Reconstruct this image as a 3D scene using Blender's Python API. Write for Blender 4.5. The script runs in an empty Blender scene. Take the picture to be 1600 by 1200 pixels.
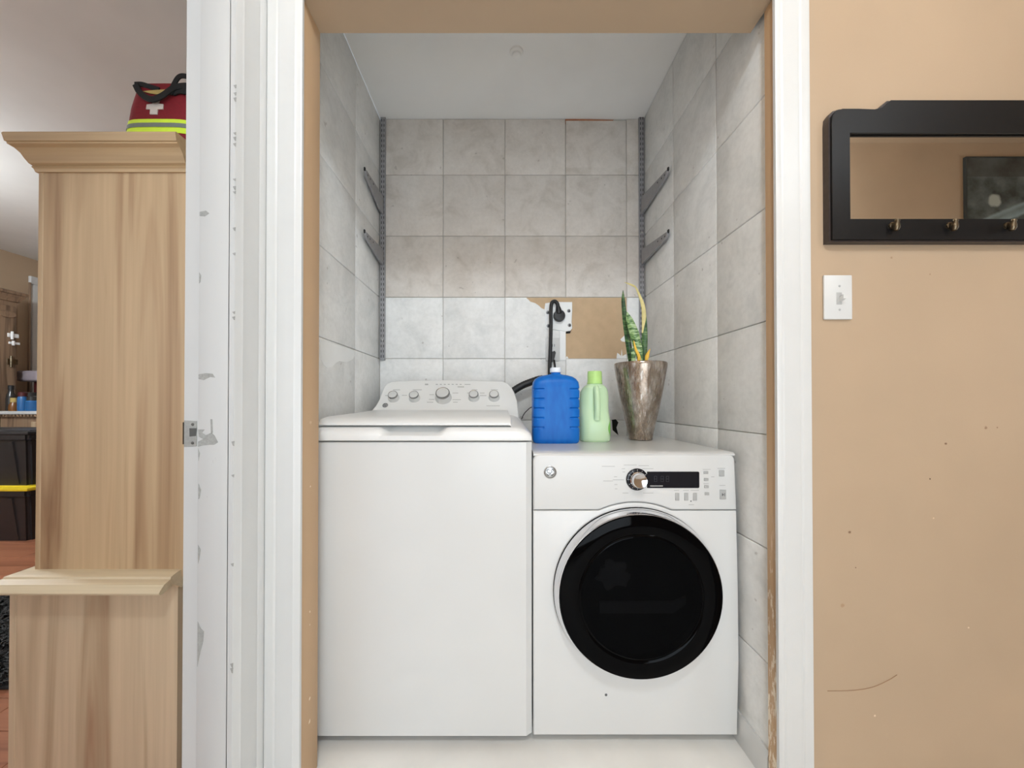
import bpy, bmesh, math, random
from mathutils import Vector, Matrix
random.seed(7)
SC = bpy.context.scene
COL = SC.collection

# ------------------------------------------------------------------ camera
F, CX, CY, CH = 580.0, 783.0, 630.0, 1.0      # focal length in px, vanishing point, camera height
PITCH = math.radians(0.45)
cam = bpy.data.cameras.new('camera')
cam.sensor_width = 36; cam.lens = F / 1600 * 36
cam.shift_x = (800 - CX) / 1600
cam.shift_y = ((CY - 600) - F * math.tan(PITCH)) / 1600
cam.clip_start = 0.02
camo = bpy.data.objects.new('camera', cam); COL.objects.link(camo)
camo.location = (0, 0, CH); camo.rotation_euler = (math.pi / 2 + PITCH, 0, 0)
SC.camera = camo
# ------------------------------------------------------------------ world, lights, exposure
SC.view_settings.view_transform = 'Standard'; SC.view_settings.look = 'None'
SC.view_settings.gamma = 1; SC.view_settings.use_curve_mapping = False
SC.view_settings.exposure = 0.0
w = bpy.data.worlds.new('sky'); SC.world = w; w.use_nodes = True
w.node_tree.nodes['Background'].inputs[0].default_value = (0.80, 0.88, 1.0, 1)
w.node_tree.nodes['Background'].inputs[1].default_value = 1.0
def area(name, loc, rot, sx, sy, power, col=(1, 1, 1)):
    l = bpy.data.lights.new(name, 'AREA'); l.shape = 'RECTANGLE'; l.size = sx; l.size_y = sy
    l.energy = power; l.color = col
    o = bpy.data.objects.new(name, l); COL.objects.link(o); o.location = loc; o.rotation_euler = rot
    return o
HP = math.pi / 2
# daylight entering through the glazed entry behind the camera, then two added fill lights out of view
area('daylight_entry', (0.35, -1.25, 0.95), (HP + math.radians(18), 0, 0), 1.3, 1.4, 26, (0.82, 0.92, 1.0))
area('fill_hall_end', (5.15, -0.1, 1.5), (HP, 0, HP), 1.2, 1.6, 18, (0.82, 0.92, 1.0))  # added light at the unseen hall end, no window behind it
area('fill_far_room', (-2.6, -1.75, 1.5), (HP, 0, 0), 2.2, 1.5, 14, (0.86, 0.94, 1.0))  # added light that brightens the far room from its unseen side
LAMP_E = 94.0        # pendant globe in the hall
FILL_LAMP_E = 30.0  # added globe further along the hall
FAR_FILL_E = 210.0  # added globe in the far room

# ------------------------------------------------------------------ helpers
def lin(c):
    c = c / 255.0
    return c / 12.92 if c <= 0.04045 else ((c + 0.055) / 1.055) ** 2.4
def rgb(r, g, b): return (lin(r), lin(g), lin(b), 1)
def P(x, y, Y): return Vector(((x - CX) / F * Y, Y, CH + (CY - y) / F * Y))

class NT:
    def __init__(s, name):
        s.m = bpy.data.materials.new(name); s.m.use_nodes = True
        s.t = s.m.node_tree; s.b = s.t.nodes['Principled BSDF']
    def n(s, typ, **k):
        nd = s.t.nodes.new(typ)
        for a, v in k.items():
            if hasattr(nd, a): setattr(nd, a, v)
            else: nd.inputs[a].default_value = v
        return nd
    def l(s, a, b): s.t.links.new(a, b)
    def coords(s, scale=(1, 1, 1), rnd=False):
        tc = s.n('ShaderNodeTexCoord'); mp = s.n('ShaderNodeMapping')
        mp.inputs['Scale'].default_value = scale
        s.l(tc.outputs['Object'], mp.inputs['Vector'])
        if rnd:
            oi = s.n('ShaderNodeObjectInfo'); mu = s.n('ShaderNodeMath', operation='MULTIPLY'); mu.inputs[1].default_value = 57.0
            s.l(oi.outputs['Random'], mu.inputs[0]); cb = s.n('ShaderNodeCombineXYZ')
            for i in range(3): s.l(mu.outputs[0], cb.inputs[i])
            s.l(cb.outputs[0], mp.inputs['Location'])
        return mp.outputs[0]
    def noise(s, v, scale, detail=4, rough=0.55, dist=0.0):
        nd = s.n('ShaderNodeTexNoise'); nd.inputs['Scale'].default_value = scale; nd.inputs['Detail'].default_value = detail
        nd.inputs['Roughness'].default_value = rough; nd.inputs['Distortion'].default_value = dist
        s.l(v, nd.inputs['Vector']); return nd.outputs[0]
    def ramp(s, f, stops):
        r = s.n('ShaderNodeValToRGB'); e = r.color_ramp.elements
        while len(e) < len(stops): e.new(0.5)
        for i, (p, c) in enumerate(stops):
            e[i].position = p; e[i].color = c if len(c) == 4 else (*c, 1)
        s.l(f, r.inputs[0]); return r.outputs[0]
    def mix(s, f, a, b, mode='MIX'):
        m = s.n('ShaderNodeMix', data_type='RGBA', blend_type=mode)
        for i, v in ((0, f), (6, a), (7, b)):
            if hasattr(v, 'is_linked') or hasattr(v, 'links'): s.l(v, m.inputs[i])
            else: m.inputs[i].default_value = v
        return m.outputs[2]
    def math(s, op, a, b=0.0):
        m = s.n('ShaderNodeMath', operation=op)
        for i, v in ((0, a), (1, b)):
            if hasattr(v, 'links'): s.l(v, m.inputs[i])
            else: m.inputs[i].default_value = v
        return m.outputs[0]
    def bump(s, h, strength, dist=0.002):
        bp = s.n('ShaderNodeBump'); bp.inputs['Strength'].default_value = strength; bp.inputs['Distance'].default_value = dist
        s.l(h, bp.inputs['Height']); s.l(bp.outputs[0], s.b.inputs['Normal'])
    def base(s, c):
        if hasattr(c, 'links'): s.l(c, s.b.inputs['Base Color'])
        else: s.b.inputs['Base Color'].default_value = c
    def rm(s, rough, metal=0.0, spec=None):
        s.b.inputs['Roughness'].default_value = rough; s.b.inputs['Metallic'].default_value = metal
        if spec is not None: s.b.inputs['Specular IOR Level'].default_value = spec
        return s.m

def simple(name, c, rough=0.5, metal=0.0, var=0.04, nscale=30, bump=0.0, spec=None):
    t = NT(name); v = t.coords((1, 1, 1)); n = t.noise(v, nscale)
    lo = tuple(x * (1 - var) for x in c[:3]) + (1,); hi = tuple(min(1, x * (1 + var)) for x in c[:3]) + (1,)
    t.base(t.ramp(n, [(0.3, lo), (0.7, hi)]))
    if bump: t.bump(n, bump, 0.001)
    return t.rm(rough, metal, spec)

def emit(name, c, strength):
    t = NT(name); t.b.inputs['Emission Color'].default_value = c; t.b.inputs['Emission Strength'].default_value = strength
    t.base(c); return t.m

def wallpaint(name, c, spots=(), scr=True):
    """flat wall paint: soft mottling, fine roller texture, scuff marks at fixed places (object space)"""
    t = NT(name); v = t.coords()
    n1 = t.noise(v, 2.2, 3); col = t.ramp(n1, [(0.3, tuple(x * 0.95 for x in c[:3])), (0.7, tuple(min(1, x * 1.04) for x in c[:3]))])
    for (p, r, dark) in spots:
        d = t.n('ShaderNodeVectorMath', operation='DISTANCE'); t.l(v, d.inputs[0]); d.inputs[1].default_value = p
        nn = t.noise(v, 120, 2); dd = t.math('ADD', d.outputs['Value'], t.math('MULTIPLY', nn, r * 0.9))
        msk = t.ramp(t.math('DIVIDE', dd, r), [(0.75, (1, 1, 1)), (1.15, (0, 0, 0))])
        col = t.mix(msk, col, dark)
    if scr:
        v2 = t.coords((60, 60, 4)); s2 = t.noise(v2, 1.0, 2)
        col = t.mix(t.ramp(s2, [(0.76, (0, 0, 0)), (0.80, (0.25, 0.25, 0.25))]), col, tuple(min(1, x * 1.35) for x in c[:3]) + (1,))
    t.base(col); t.bump(t.noise(v, 260, 2), 0.12, 0.001)
    return t.rm(0.55)

def wood(name, base, dark, streak, axis=2, scale=1.0, rough=0.45):
    t = NT(name); sc = [9 * scale] * 3; sc[axis] = 0.45 * scale
    v = t.coords(sc, True); n1 = t.noise(v, 1.0, 4, 0.5, 1.2)
    col = t.ramp(n1, [(0.30, streak), (0.40, dark), (0.49, base), (0.62, tuple(min(1, x * 1.08) for x in base[:3])), (0.72, dark)])
    sc2 = [70 * scale] * 3; sc2[axis] = 1.6 * scale
    n2 = t.noise(t.coords(sc2, True), 1.0, 3)
    col = t.mix(0.35, col, t.ramp(n2, [(0.3, (0.62, 0.58, 0.54)), (0.7, (1, 1, 1))]), 'MULTIPLY')
    t.base(col); t.bump(n2, 0.08, 0.001); return t.rm(rough)

def tilemat(name, a, b, c):
    t = NT(name); v = t.coords((1, 1, 1), True)
    n1 = t.noise(v, 9, 6, 0.62, 0.6); col = t.ramp(n1, [(0.28, a), (0.5, b), (0.72, c)])
    n2 = t.noise(v, 60, 4, 0.6); col = t.mix(0.5, col, t.ramp(n2, [(0.3, (0.86, 0.86, 0.855)), (0.62, (1, 1, 1))]), 'MULTIPLY')
    n3 = t.noise(v, 38, 1, 0.4); col = t.mix(t.ramp(n3, [(0.76, (0, 0, 0)), (0.80, (0.35, 0.35, 0.35))]), col, rgb(130, 118, 106))
    t.base(col); t.bump(t.math('ADD', n1, t.math('MULTIPLY', n2, 0.35)), 0.25, 0.004); return t.rm(0.42)

# ---- bmesh shape makers (all in world coordinates)
def box(x0, x1, y0, y1, z0, z1, bev=0.0, seg=2):
    bm = bmesh.new(); bmesh.ops.create_cube(bm, size=1)
    for v in bm.verts: v.co = Vector(((x0 + x1) / 2 + v.co.x * (x1 - x0), (y0 + y1) / 2 + v.co.y * (y1 - y0), (z0 + z1) / 2 + v.co.z * (z1 - z0)))
    if bev: bmesh.ops.bevel(bm, geom=bm.edges[:], offset=bev, segments=seg, profile=0.5, affect='EDGES')
    return bm
def merge(*bms):
    out = bms[0]
    for b in bms[1:]:
        me = bpy.data.meshes.new('t'); b.to_mesh(me); out.from_mesh(me); bpy.data.meshes.remove(me); b.free()
    return out
def loft(sections, cap=True, closed=True):
    bm = bmesh.new(); rows = [[bm.verts.new(p) for p in s] for s in sections]
    n = len(rows[0])
    for a, b in zip(rows, rows[1:]):
        for i in range(n if closed else n - 1):
            j = (i + 1) % n
            try: bm.faces.new((a[i], a[j], b[j], b[i]))
            except ValueError: pass
    if cap:
        bm.faces.new(rows[0][::-1]); bm.faces.new(rows[-1])
    bmesh.ops.remove_doubles(bm, verts=bm.verts, dist=1e-6)
    bmesh.ops.recalc_face_normals(bm, faces=bm.faces); return bm
def prism(poly, y0, y1, bev=0.0, seg=2):
    """poly in (x,z), front at y0, back at y1"""
    bm = loft([[Vector((x, y0, z)) for x, z in poly], [Vector((x, y1, z)) for x, z in poly]])
    if bev:
        ed = [e for e in bm.edges if abs(e.verts[0].co.y - y0) < 1e-6 and abs(e.verts[1].co.y - y0) < 1e-6]
        bmesh.ops.bevel(bm, geom=ed, offset=bev, segments=seg, profile=0.5, affect='EDGES')
    return bm
def xform(bm, M): bm.transform(M); return bm
def lathe(prof, M=Matrix(), n=32, cap=True):
    """prof: (r, h) along local z"""
    secs = [[Vector((r * math.cos(2 * math.pi * i / n), r * math.sin(2 * math.pi * i / n), h)) for i in range(n)] for r, h in prof]
    bm = loft(secs, cap); return xform(bm, M)
def frame_of(p, axis):
    z = Vector(axis).normalized(); up = Vector((0, 0, 1)) if abs(z.z) < 0.95 else Vector((0, 1, 0))
    x = up.cross(z).normalized(); y = z.cross(x)
    M = Matrix((x, y, z)).transposed().to_4x4(); M.translation = Vector(p); return M
def tube(path, r, n=10, cap=True):
    path = [Vector(p) for p in path]; rs = r if isinstance(r, (list, tuple)) else [r] * len(path)
    secs = []; up = None
    for i, p in enumerate(path):
        d = (path[min(i + 1, len(path) - 1)] - path[max(i - 1, 0)]).normalized()
        if up is None: up = d.orthogonal().normalized()
        up = (up - d * up.dot(d)).normalized(); s = d.cross(up)
        secs.append([p + (up * math.cos(2 * math.pi * k / n) + s * math.sin(2 * math.pi * k / n)) * rs[i] for k in range(n)])
    return loft(secs, cap)
def bez(pts, n=8):
    """Catmull-Rom through points"""
    pts = [Vector(p) for p in pts]; q = [pts[0] * 2 - pts[1]] + pts + [pts[-1] * 2 - pts[-2]]; out = []
    for i in range(1, len(q) - 2):
        for k in range(n):
            t = k / n; a, b, c, d = q[i - 1], q[i], q[i + 1], q[i + 2]
            out.append(0.5 * ((2 * b) + (c - a) * t + (2 * a - 5 * b + 4 * c - d) * t * t + (3 * b - a - 3 * c + d) * t ** 3))
    return out + [pts[-1]]

# ---- objects
BASE = {}
def finish(me, mat, ang=35):
    me.materials.append(mat); me.shade_smooth()
    me.set_sharp_from_angle(angle=math.radians(ang))
def tag(o, label=None, cat=None, group=None, kind=None):
    for k, v in (('label', label), ('category', cat), ('group', group), ('kind', kind)):
        if v: o[k] = v
    return o
def thing(name, label, cat, loc, group=None):
    o = bpy.data.objects.new(name, None); COL.objects.link(o); o.location = loc; o.empty_display_size = 0.05
    BASE[o.name] = Vector(loc); return tag(o, label, cat, group)
def obj(name, bm, mat, parent=None, label=None, cat=None, group=None, kind=None, ang=35):
    me = bpy.data.meshes.new(name)
    if parent is not None: off = BASE[parent.name].copy()
    else:
        xs = [v.co for v in bm.verts]
        off = Vector(((min(c.x for c in xs) + max(c.x for c in xs)) / 2, (min(c.y for c in xs) + max(c.y for c in xs)) / 2, min(c.z for c in xs)))
    bmesh.ops.translate(bm, verts=bm.verts, vec=-off); bm.to_mesh(me); bm.free()
    finish(me, mat, ang)
    o = bpy.data.objects.new(name, me); COL.objects.link(o)
    if parent is not None: o.parent = parent
    else: o.location = off
    BASE[o.name] = off
    return tag(o, label, cat, group, kind)
def inst(name, me, at, parent):
    o = bpy.data.objects.new(name, me); COL.objects.link(o); o.parent = parent
    o.location = Vector(at) - BASE[parent.name]; return o
def struct(name, bm, mat, label, cat, ang=35): return obj(name, bm, mat, None, label, cat, None, 'structure', ang)

# ------------------------------------------------------------------ materials
M = {}
BEIGE = rgb(183, 159, 132)
M['beige'] = wallpaint('beige_paint', BEIGE)
M['tan_edge'] = wallpaint('tan_paint_edge', rgb(199, 165, 128))
M['white_trim'] = simple('white_gloss_trim', rgb(212, 212, 210), 0.35, 0, 0.015, 12)
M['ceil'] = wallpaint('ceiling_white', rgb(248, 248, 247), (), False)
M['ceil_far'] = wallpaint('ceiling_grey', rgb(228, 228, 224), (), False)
M['grout'] = simple('grout', rgb(196, 192, 185), 0.8, 0, 0.08, 40)
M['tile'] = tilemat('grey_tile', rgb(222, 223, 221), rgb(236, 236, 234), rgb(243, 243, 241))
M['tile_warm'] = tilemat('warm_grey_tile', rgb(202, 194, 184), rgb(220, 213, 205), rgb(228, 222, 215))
M['drywall'] = simple('bare_brown_board', rgb(200, 172, 138), 0.8, 0, 0.05, 25)
M['plaster'] = simple('white_plaster', rgb(246, 247, 246), 0.7, 0, 0.02, 20)
M['terracotta'] = simple('terracotta_edge', rgb(176, 120, 88), 0.8, 0, 0.15, 60)
M['enamel'] = simple('white_enamel', rgb(218, 218, 216), 0.28, 0, 0.01, 3)
M['plastic_white'] = simple('white_plastic', rgb(214, 214, 212), 0.32, 0, 0.01, 5)
M['washer_plastic'] = simple('washer_white_plastic', rgb(234, 234, 232), 0.3, 0, 0.01, 5)
M['chrome'] = simple('chrome', rgb(225, 225, 228), 0.07, 1.0, 0.01, 5)
M['chrome_dark'] = simple('dark_chrome_edge', rgb(40, 42, 46), 0.12, 1.0, 0.01, 5)
M['silver'] = simple('satin_silver', rgb(190, 190, 188), 0.3, 1.0, 0.03, 40)
M['black_gloss'] = simple('black_gloss', rgb(4, 4, 5), 0.05, 0, 0.02, 5, 0, 0.06)
M['black_panel'] = simple('black_display', rgb(26, 27, 33), 0.15, 0, 0.02, 5, 0, 0.3)
M['black_plastic'] = simple('black_plastic', rgb(28, 28, 30), 0.45, 0, 0.1, 30)
M['grey_print'] = simple('grey_print', rgb(176, 176, 175), 0.5, 0, 0.03, 30)
M['light_print'] = simple('light_grey_print', rgb(180, 180, 178), 0.5, 0, 0.03, 30)
M['dark_print'] = simple('dark_print', rgb(96, 96, 96), 0.5, 0, 0.03, 30)
M['button'] = simple('grey_button', rgb(172, 172, 170), 0.4, 0, 0.03, 30)
M['steel'] = simple('grey_painted_steel', rgb(150, 149, 151), 0.4, 0.15, 0.06, 60)
M['slot'] = simple('slot_dark', rgb(38, 36, 36), 0.8, 0, 0.05, 30)
M['metal_dull'] = simple('dull_strike_metal', rgb(168, 168, 163), 0.45, 0.55, 0.1, 150)
M['dark_hole'] = simple('dark_recess', rgb(20, 16, 10), 0.8, 0, 0.05, 30)
M['scuff'] = simple('bare_grey_scuff', rgb(158, 158, 154), 0.7, 0, 0.14, 160)
M['pine'] = wood('pale_pine', rgb(196, 168, 132), rgb(178, 147, 112), rgb(140, 104, 74))
M['pine_base'] = wood('greyed_pine', rgb(206, 184, 154), rgb(186, 162, 132), rgb(160, 122, 94))
M['pine_x'] = wood('pine_moulding', rgb(188, 160, 122), rgb(172, 144, 106), rgb(150, 120, 86), 0)
M['pine_ledge'] = wood('pine_ledge', rgb(214, 196, 164), rgb(200, 178, 146), rgb(182, 160, 132), 0)
M['floorwood'] = wood('red_brown_laminate', rgb(168, 112, 84), rgb(144, 92, 68), rgb(104, 66, 46), 0, 1.0, 0.3)
M['oldwood'] = wood('old_brown_wood', rgb(150, 124, 100), rgb(126, 102, 82), rgb(100, 80, 62), 2, 2.0)
M['frame_black'] = simple('black_lacquer', rgb(15, 14, 15), 0.38, 0, 0.2, 90, 0, 0.3)
M['frame_edge'] = simple('worn_black_edge', rgb(58, 50, 48), 0.4, 0, 0.2, 60)
M['bronze'] = simple('aged_bronze', rgb(110, 98, 80), 0.35, 1.0, 0.3, 80)
mir = NT('mirror_glass'); mir.base((0.93, 0.93, 0.92, 1)); M['mirror'] = mir.rm(0.0, 1.0)

# dark tinted dryer window: mostly mirror-black, a little see-through
t = NT('tinted_window'); M['tint'] = t.m
t.base(rgb(4, 4, 5)); t.rm(0.05, 0, 0.05)
tr = t.n('ShaderNodeBsdfTransparent'); tr.inputs[0].default_value = (0.8, 0.8, 0.82, 1)
mx = t.n('ShaderNodeMixShader'); mx.inputs[0].default_value = 0.3
out = t.t.nodes['Material Output']; t.l(t.b.outputs[0], mx.inputs[1]); t.l(tr.outputs[0], mx.inputs[2]); t.l(mx.outputs[0], out.inputs[0])

# jamb paint with chipped grey wear
t = NT('chipped_white_paint'); v = t.coords((1, 1, 0.45)); n = t.noise(v, 22, 5, 0.65)
n2 = t.noise(t.coords((3, 1, 1)), 60, 3)
c = t.mix(t.ramp(n, [(0.70, (0, 0, 0)), (0.73, (0.8, 0.8, 0.8))]), rgb(200, 200, 198), rgb(160, 160, 156))
c = t.mix(t.ramp(n2, [(0.74, (0, 0, 0)), (0.80, (0.5, 0.5, 0.5))]), c, rgb(150, 150, 146))
t.base(c); t.bump(n, 0.1, 0.002); M['jamb'] = t.rm(0.5)

# ------------------------------------------------------------------ dimensions
YW = 0.935                 # hall wall with the closet opening
XL, XR, YB = -0.601, 0.709, 1.835   # closet tile faces
CEIL = 2.415; HCEIL = 3.20; OPEN = 2.035
XB, XB2 = -0.602, -0.712   # hall side / far room side of the partition with the doorway
YJ = 0.834; YJ2 = 0.03     # doorway jambs

# ------------------------------------------------------------------ structure: floor, walls, ceiling
M['bounce_floor'] = simple('pale_bounce_floor', rgb(238, 236, 231), .45, 0, .05, 6)  # unseen floor, its pale finish invented to bounce light into the closet
struct('floor', box(XB2, 5.3, -1.4, 2.0, -0.05, 0), M['bounce_floor'], 'floor of the hall and laundry closet, made pale to bounce light upward', 'floor')
fl = struct('floor_far', box(-4.7, XB2, -1.9, 5.1, -0.05, -0.006), M['floorwood'], 'red-brown laminate floor of the room beyond the doorway', 'floor')
# planks of the far room, lying across the view
plank_me = {}
def plank(L):
    k = round(L, 3)
    if k not in plank_me:
        bm = box(-L / 2 + 0.001, L / 2 - 0.001, -0.0635 + 0.001, 0.0635 - 0.001, -0.006, 0.0, 0.0008, 1)
        me = bpy.data.meshes.new('plank'); bm.to_mesh(me); bm.free(); finish(me, M['floorwood']); plank_me[k] = me
    return plank_me[k]
r = 0; y = 0.95
while y < 4.9:
    x = -4.62 + (0.0, 0.5, 0.25, 0.75)[r % 4] - 1.0
    while x < XB2:
        a, b = max(x, -4.62), min(x + 1.25, XB2 - 0.02)
        if b - a > 0.08: inst('plank', plank(b - a), ((a + b) / 2, y, 0), fl)
        x += 1.25
    y += 0.127; r += 1

# beige hall wall right of the closet, with the scuffs the photograph shows (object space = world - base)
def sp(x, y, r, dark):
    p = P(x, y, YW); return (p.x, p.y, p.z), r, dark
wall_pts = [sp(1477, 693, .006, rgb(120, 92, 70)), sp(1452, 748, .004, rgb(90, 66, 50)), sp(1326, 831, .008, rgb(128, 98, 74)),
            sp(1335, 886, .004, rgb(110, 80, 60)), sp(1314, 945, .010, rgb(170, 140, 110)), sp(1457, 809, .006, rgb(214, 190, 160)),
            sp(1363, 1115, .006, rgb(226, 206, 180)), sp(1540, 668, .007, rgb(150, 120, 95)), sp(1558, 668, .004, rgb(140, 110, 85)),
            sp(1395, 402, .006, rgb(160, 130, 104)), sp(1455, 428, .004, rgb(150, 120, 95)), sp(1510, 979, .004, rgb(222, 200, 172))]
bm = merge(box(0.697, 5.3, YW, 0.967, 0, HCEIL), box(0.80, 5.3, 0.967, 1.035, 0, HCEIL))
wbx = (0.697 + 5.3) / 2; wby = (YW + 1.035) / 2
M['beige_scuffed'] = wallpaint('beige_paint_scuffed', BEIGE, [((p[0] - wbx, p[1] - wby, p[2]), r_, d) for p, r_, d in wall_pts])
wf = struct('wall_front', bm, M['beige_scuffed'], 'beige painted hall wall with scuffs beside the laundry closet', 'wall')
# long hairline crack low on the wall
crack = bez([P(1290, 1077, YW - .0004), P(1330, 1076, YW - .0004), P(1360, 1071, YW - .0004), P(1385, 1060, YW - .0004), P(1398, 1052, YW - .0004)], 4)
obj('crack', tube(crack, 0.0008, 5), simple('crack_brown', rgb(150, 118, 90), 0.8), wf)
# header and narrow return at the closet's left
struct('wall_header', merge(box(XB, 0.697, YW, 1.03, OPEN, HCEIL), box(0.697, 0.80, 0.967, 1.03, CEIL, HCEIL)), M['beige'], 'beige wall above the laundry closet opening', 'wall')
tan_pts = [((-.505, 0.985, CH + (630 - y_) / 590), r_, d) for y_, r_, d in
           ((760, .006, rgb(232, 214, 190)), (955, .008, rgb(236, 220, 196)), (975, .006, rgb(236, 220, 196)), (1090, .008, rgb(240, 226, 204)), (1125, .010, rgb(240, 226, 204)), (660, .012, rgb(214, 186, 150)), (780, .003, rgb(90, 66, 50)))]
bm = box(XB, -.505, YW, 1.03, 0, OPEN, 0.003, 2)
M['tan_chipped'] = wallpaint('tan_paint_chipped', rgb(199, 165, 128), [((p[0] - (XB - .508) / 2, p[1] - (YW + 1.03) / 2, p[2]), r_, d) for p, r_, d in tan_pts])
struct('trim_1', bm, M['tan_chipped'], 'tan painted closet jamb beside the white washing machine', 'jamb')
M['tan_worn'] = None
t = NT('tan_paint_worn'); v = t.coords((1, 1, 0.25)); n = t.noise(v, 90, 4, 0.6)
tc = t.n('ShaderNodeTexCoord'); sx = t.n('ShaderNodeSeparateXYZ'); t.l(tc.outputs['Object'], sx.inputs[0])
low = t.ramp(t.math('DIVIDE', sx.outputs[2], 2.0), [(0.22, (1, 1, 1)), (0.36, (0, 0, 0))])
msk = t.math('MULTIPLY', t.ramp(n, [(0.53, (0, 0, 0)), (0.58, (1, 1, 1))]), low)
t.base(t.mix(msk, rgb(199, 165, 128), rgb(238, 224, 202))); M['tan_worn'] = t.rm(0.55)
struct('trim_2', merge(box(0.6955, 0.697, 0.9355, 0.966, 0, OPEN), box(0.697, 0.709, 0.9665, 0.975, 0, OPEN)), M['tan_worn'], 'narrow tan jamb strip with chipped paint beside the dryer', 'jamb')

# partition with the doorway, continuing as the closet's side wall
struct('wall_partition', merge(box(XB2, XB, YJ + .002, 1.03, 0, HCEIL), box(XB2, XB, -1.4, YJ2, 0, HCEIL), box(XB2, XB, YJ2, YJ + .002, OPEN, HCEIL)), M['beige'], 'beige partition around the doorway between hall and far room', 'wall')
wl = struct('wall_left', box(XB2, XL - .006, 1.03, 5.1, 0, CEIL), M['grout'], 'tiled side wall of the laundry closet beside the washer', 'wall')
wb = struct('wall_back', box(XL - .01, 0.80, YB + .006, YB + .1, 0, CEIL), M['grout'], 'back wall of the laundry closet with square grey tiles', 'wall')
wr = struct('wall_right', box(XR + .006, 0.80, 0.967, YB + .006, 0, CEIL), M['grout'], 'tiled side wall of the laundry closet beside the dryer', 'wall')
cl = struct('ceiling', box(XB, 0.80, 1.03, YB + .1, CEIL, CEIL + .08), M['ceil'], 'smooth white ceiling of the laundry closet', 'ceiling')
cp = P(807, 77, F * (CEIL - CH) / (CY - 77))
obj('ceiling_cap', lathe([(0.028, 0), (0.026, -.006), (0.018, -.010), (0.016, -.016), (0.008, -.02)], Matrix.Translation((cp.x, cp.y, CEIL)), 20), M['ceil'], cl)
struct('ceiling_hall', box(XB2, 5.3, -1.4, 1.03, HCEIL, HCEIL + .08), M['beige'], 'high beige ceiling of the hall', 'ceiling')
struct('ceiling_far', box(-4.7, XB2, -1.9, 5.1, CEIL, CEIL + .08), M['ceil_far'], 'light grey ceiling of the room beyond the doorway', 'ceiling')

# tiles
G = 0.0012
def tile_mesh(w_, h_, mat):
    bm = box(-w_ / 2 + G, w_ / 2 - G, 0, 0.006, -h_ / 2 + G, h_ / 2 - G)
    ed = [e for e in bm.edges if all(v.co.y < 1e-6 for v in e.verts)]
    bmesh.ops.bevel(bm, geom=ed, offset=0.003, segments=2, profile=0.5, affect='EDGES')
    me = bpy.data.meshes.new('tile'); bm.to_mesh(me); bm.free(); finish(me, mat, 50); return me
tcache = {}
def tile(w_, h_, warm):
    k = (round(w_, 4), round(h_, 4), warm)
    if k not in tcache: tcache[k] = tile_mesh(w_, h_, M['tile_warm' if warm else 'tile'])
    return tcache[k]
ROWS = [0.0, 0.307, 0.6115, 0.916, 1.2205, 1.525, 1.8295, 2.134, CEIL]
BC = [XL, -0.288, 0.019, 0.320, 0.623, XR]
def bx_(px): return (px - CX) / F * YB
def bz_(py): return CH + (CY - py) / F * YB
for i in range(5):
    for j in range(8):
        x0, x1, z0, z1 = BC[i], BC[i + 1], ROWS[j], ROWS[j + 1]
        if j == 4 and i == 3: continue
        if j == 7 and i == 3: z1 -= 0.008
        if j == 4 and i == 2:      # torn tile left of the outlets
            poly = [(x0 + G, z0 + G), (x1 - G, z0 + G), (x1 - G, bz_(519)), (bx_(872), bz_(505)), (bx_(856), bz_(492)), (bx_(851), bz_(483)), (bx_(846), bz_(481)), (bx_(842), bz_(477)),
                    (bx_(836), bz_(473)), (bx_(829), bz_(471)), (bx_(825), bz_(467)), (bx_(822), z1 - G), (x0 + G, z1 - G)]
            o = obj('tile', prism(poly, YB, YB + .006, 0.001, 1), M['tile'], wb); o['label'] = 'torn tile beside the outlets'; continue
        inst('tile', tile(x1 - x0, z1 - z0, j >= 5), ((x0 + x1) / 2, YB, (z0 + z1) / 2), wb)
RC = [0.976, 1.2175, 1.522, YB]
for wall, sgn, cuts in ((wr, 1, RC), (wl, -1, [1.031, 1.225, 1.53, YB])):
    for i in range(3):
        for j in range(8):
            y0, y1, z0, z1 = cuts[i], cuts[i + 1], ROWS[j], ROWS[j + 1]
            warm = False
            o = inst('tile', tile(y1 - y0, z1 - z0, warm), ((XR if sgn > 0 else XL), (y0 + y1) / 2, (z0 + z1) / 2), wall)
            o.rotation_euler = (0, 0, -HP if sgn > 0 else HP)
# exposed brown board where a tile is missing, with plaster flecks
obj('bare_board', box(0.06, 0.622, YB + .0045, YB + .0062, 1.222, 1.524), M['drywall'], wb, 'bare brown board where a tile is missing')
for pts in ([(973, 527), (976, 524), (978, 530), (977, 534), (972, 533), (970, 530)], [(964, 557), (965, 551), (968, 553), (971, 556), (972, 545), (973, 556), (979, 553), (980, 560), (964, 560)], [(974, 500), (976, 499), (976, 508), (974, 507)],
            [(884, 560), (886, 556), (889, 560)]):
    obj('plaster_fleck', prism([(bx_(a), bz_(b)) for a, b in pts], YB + .0035, YB + .0048), M['plaster'], wb)
obj('terracotta_strip', prism([(bx_(884), bz_(191)), (bx_(887), bz_(188)), (bx_(915), bz_(187)), (bx_(958), bz_(187)), (bx_(960), bz_(184)), (bx_(884), bz_(182))], YB + .002, YB + .0055), M['terracotta'], wb)
obj('wall_hole', prism([(bx_(956), bz_(656)), (bx_(962), bz_(655)), (bx_(966), bz_(660)), (bx_(963), bz_(668)), (bx_(966), bz_(680)), (bx_(957), bz_(672))], YB - .0012, YB + .001), M['dark_hole'], wb, 'black hole broken in the tile')
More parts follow.
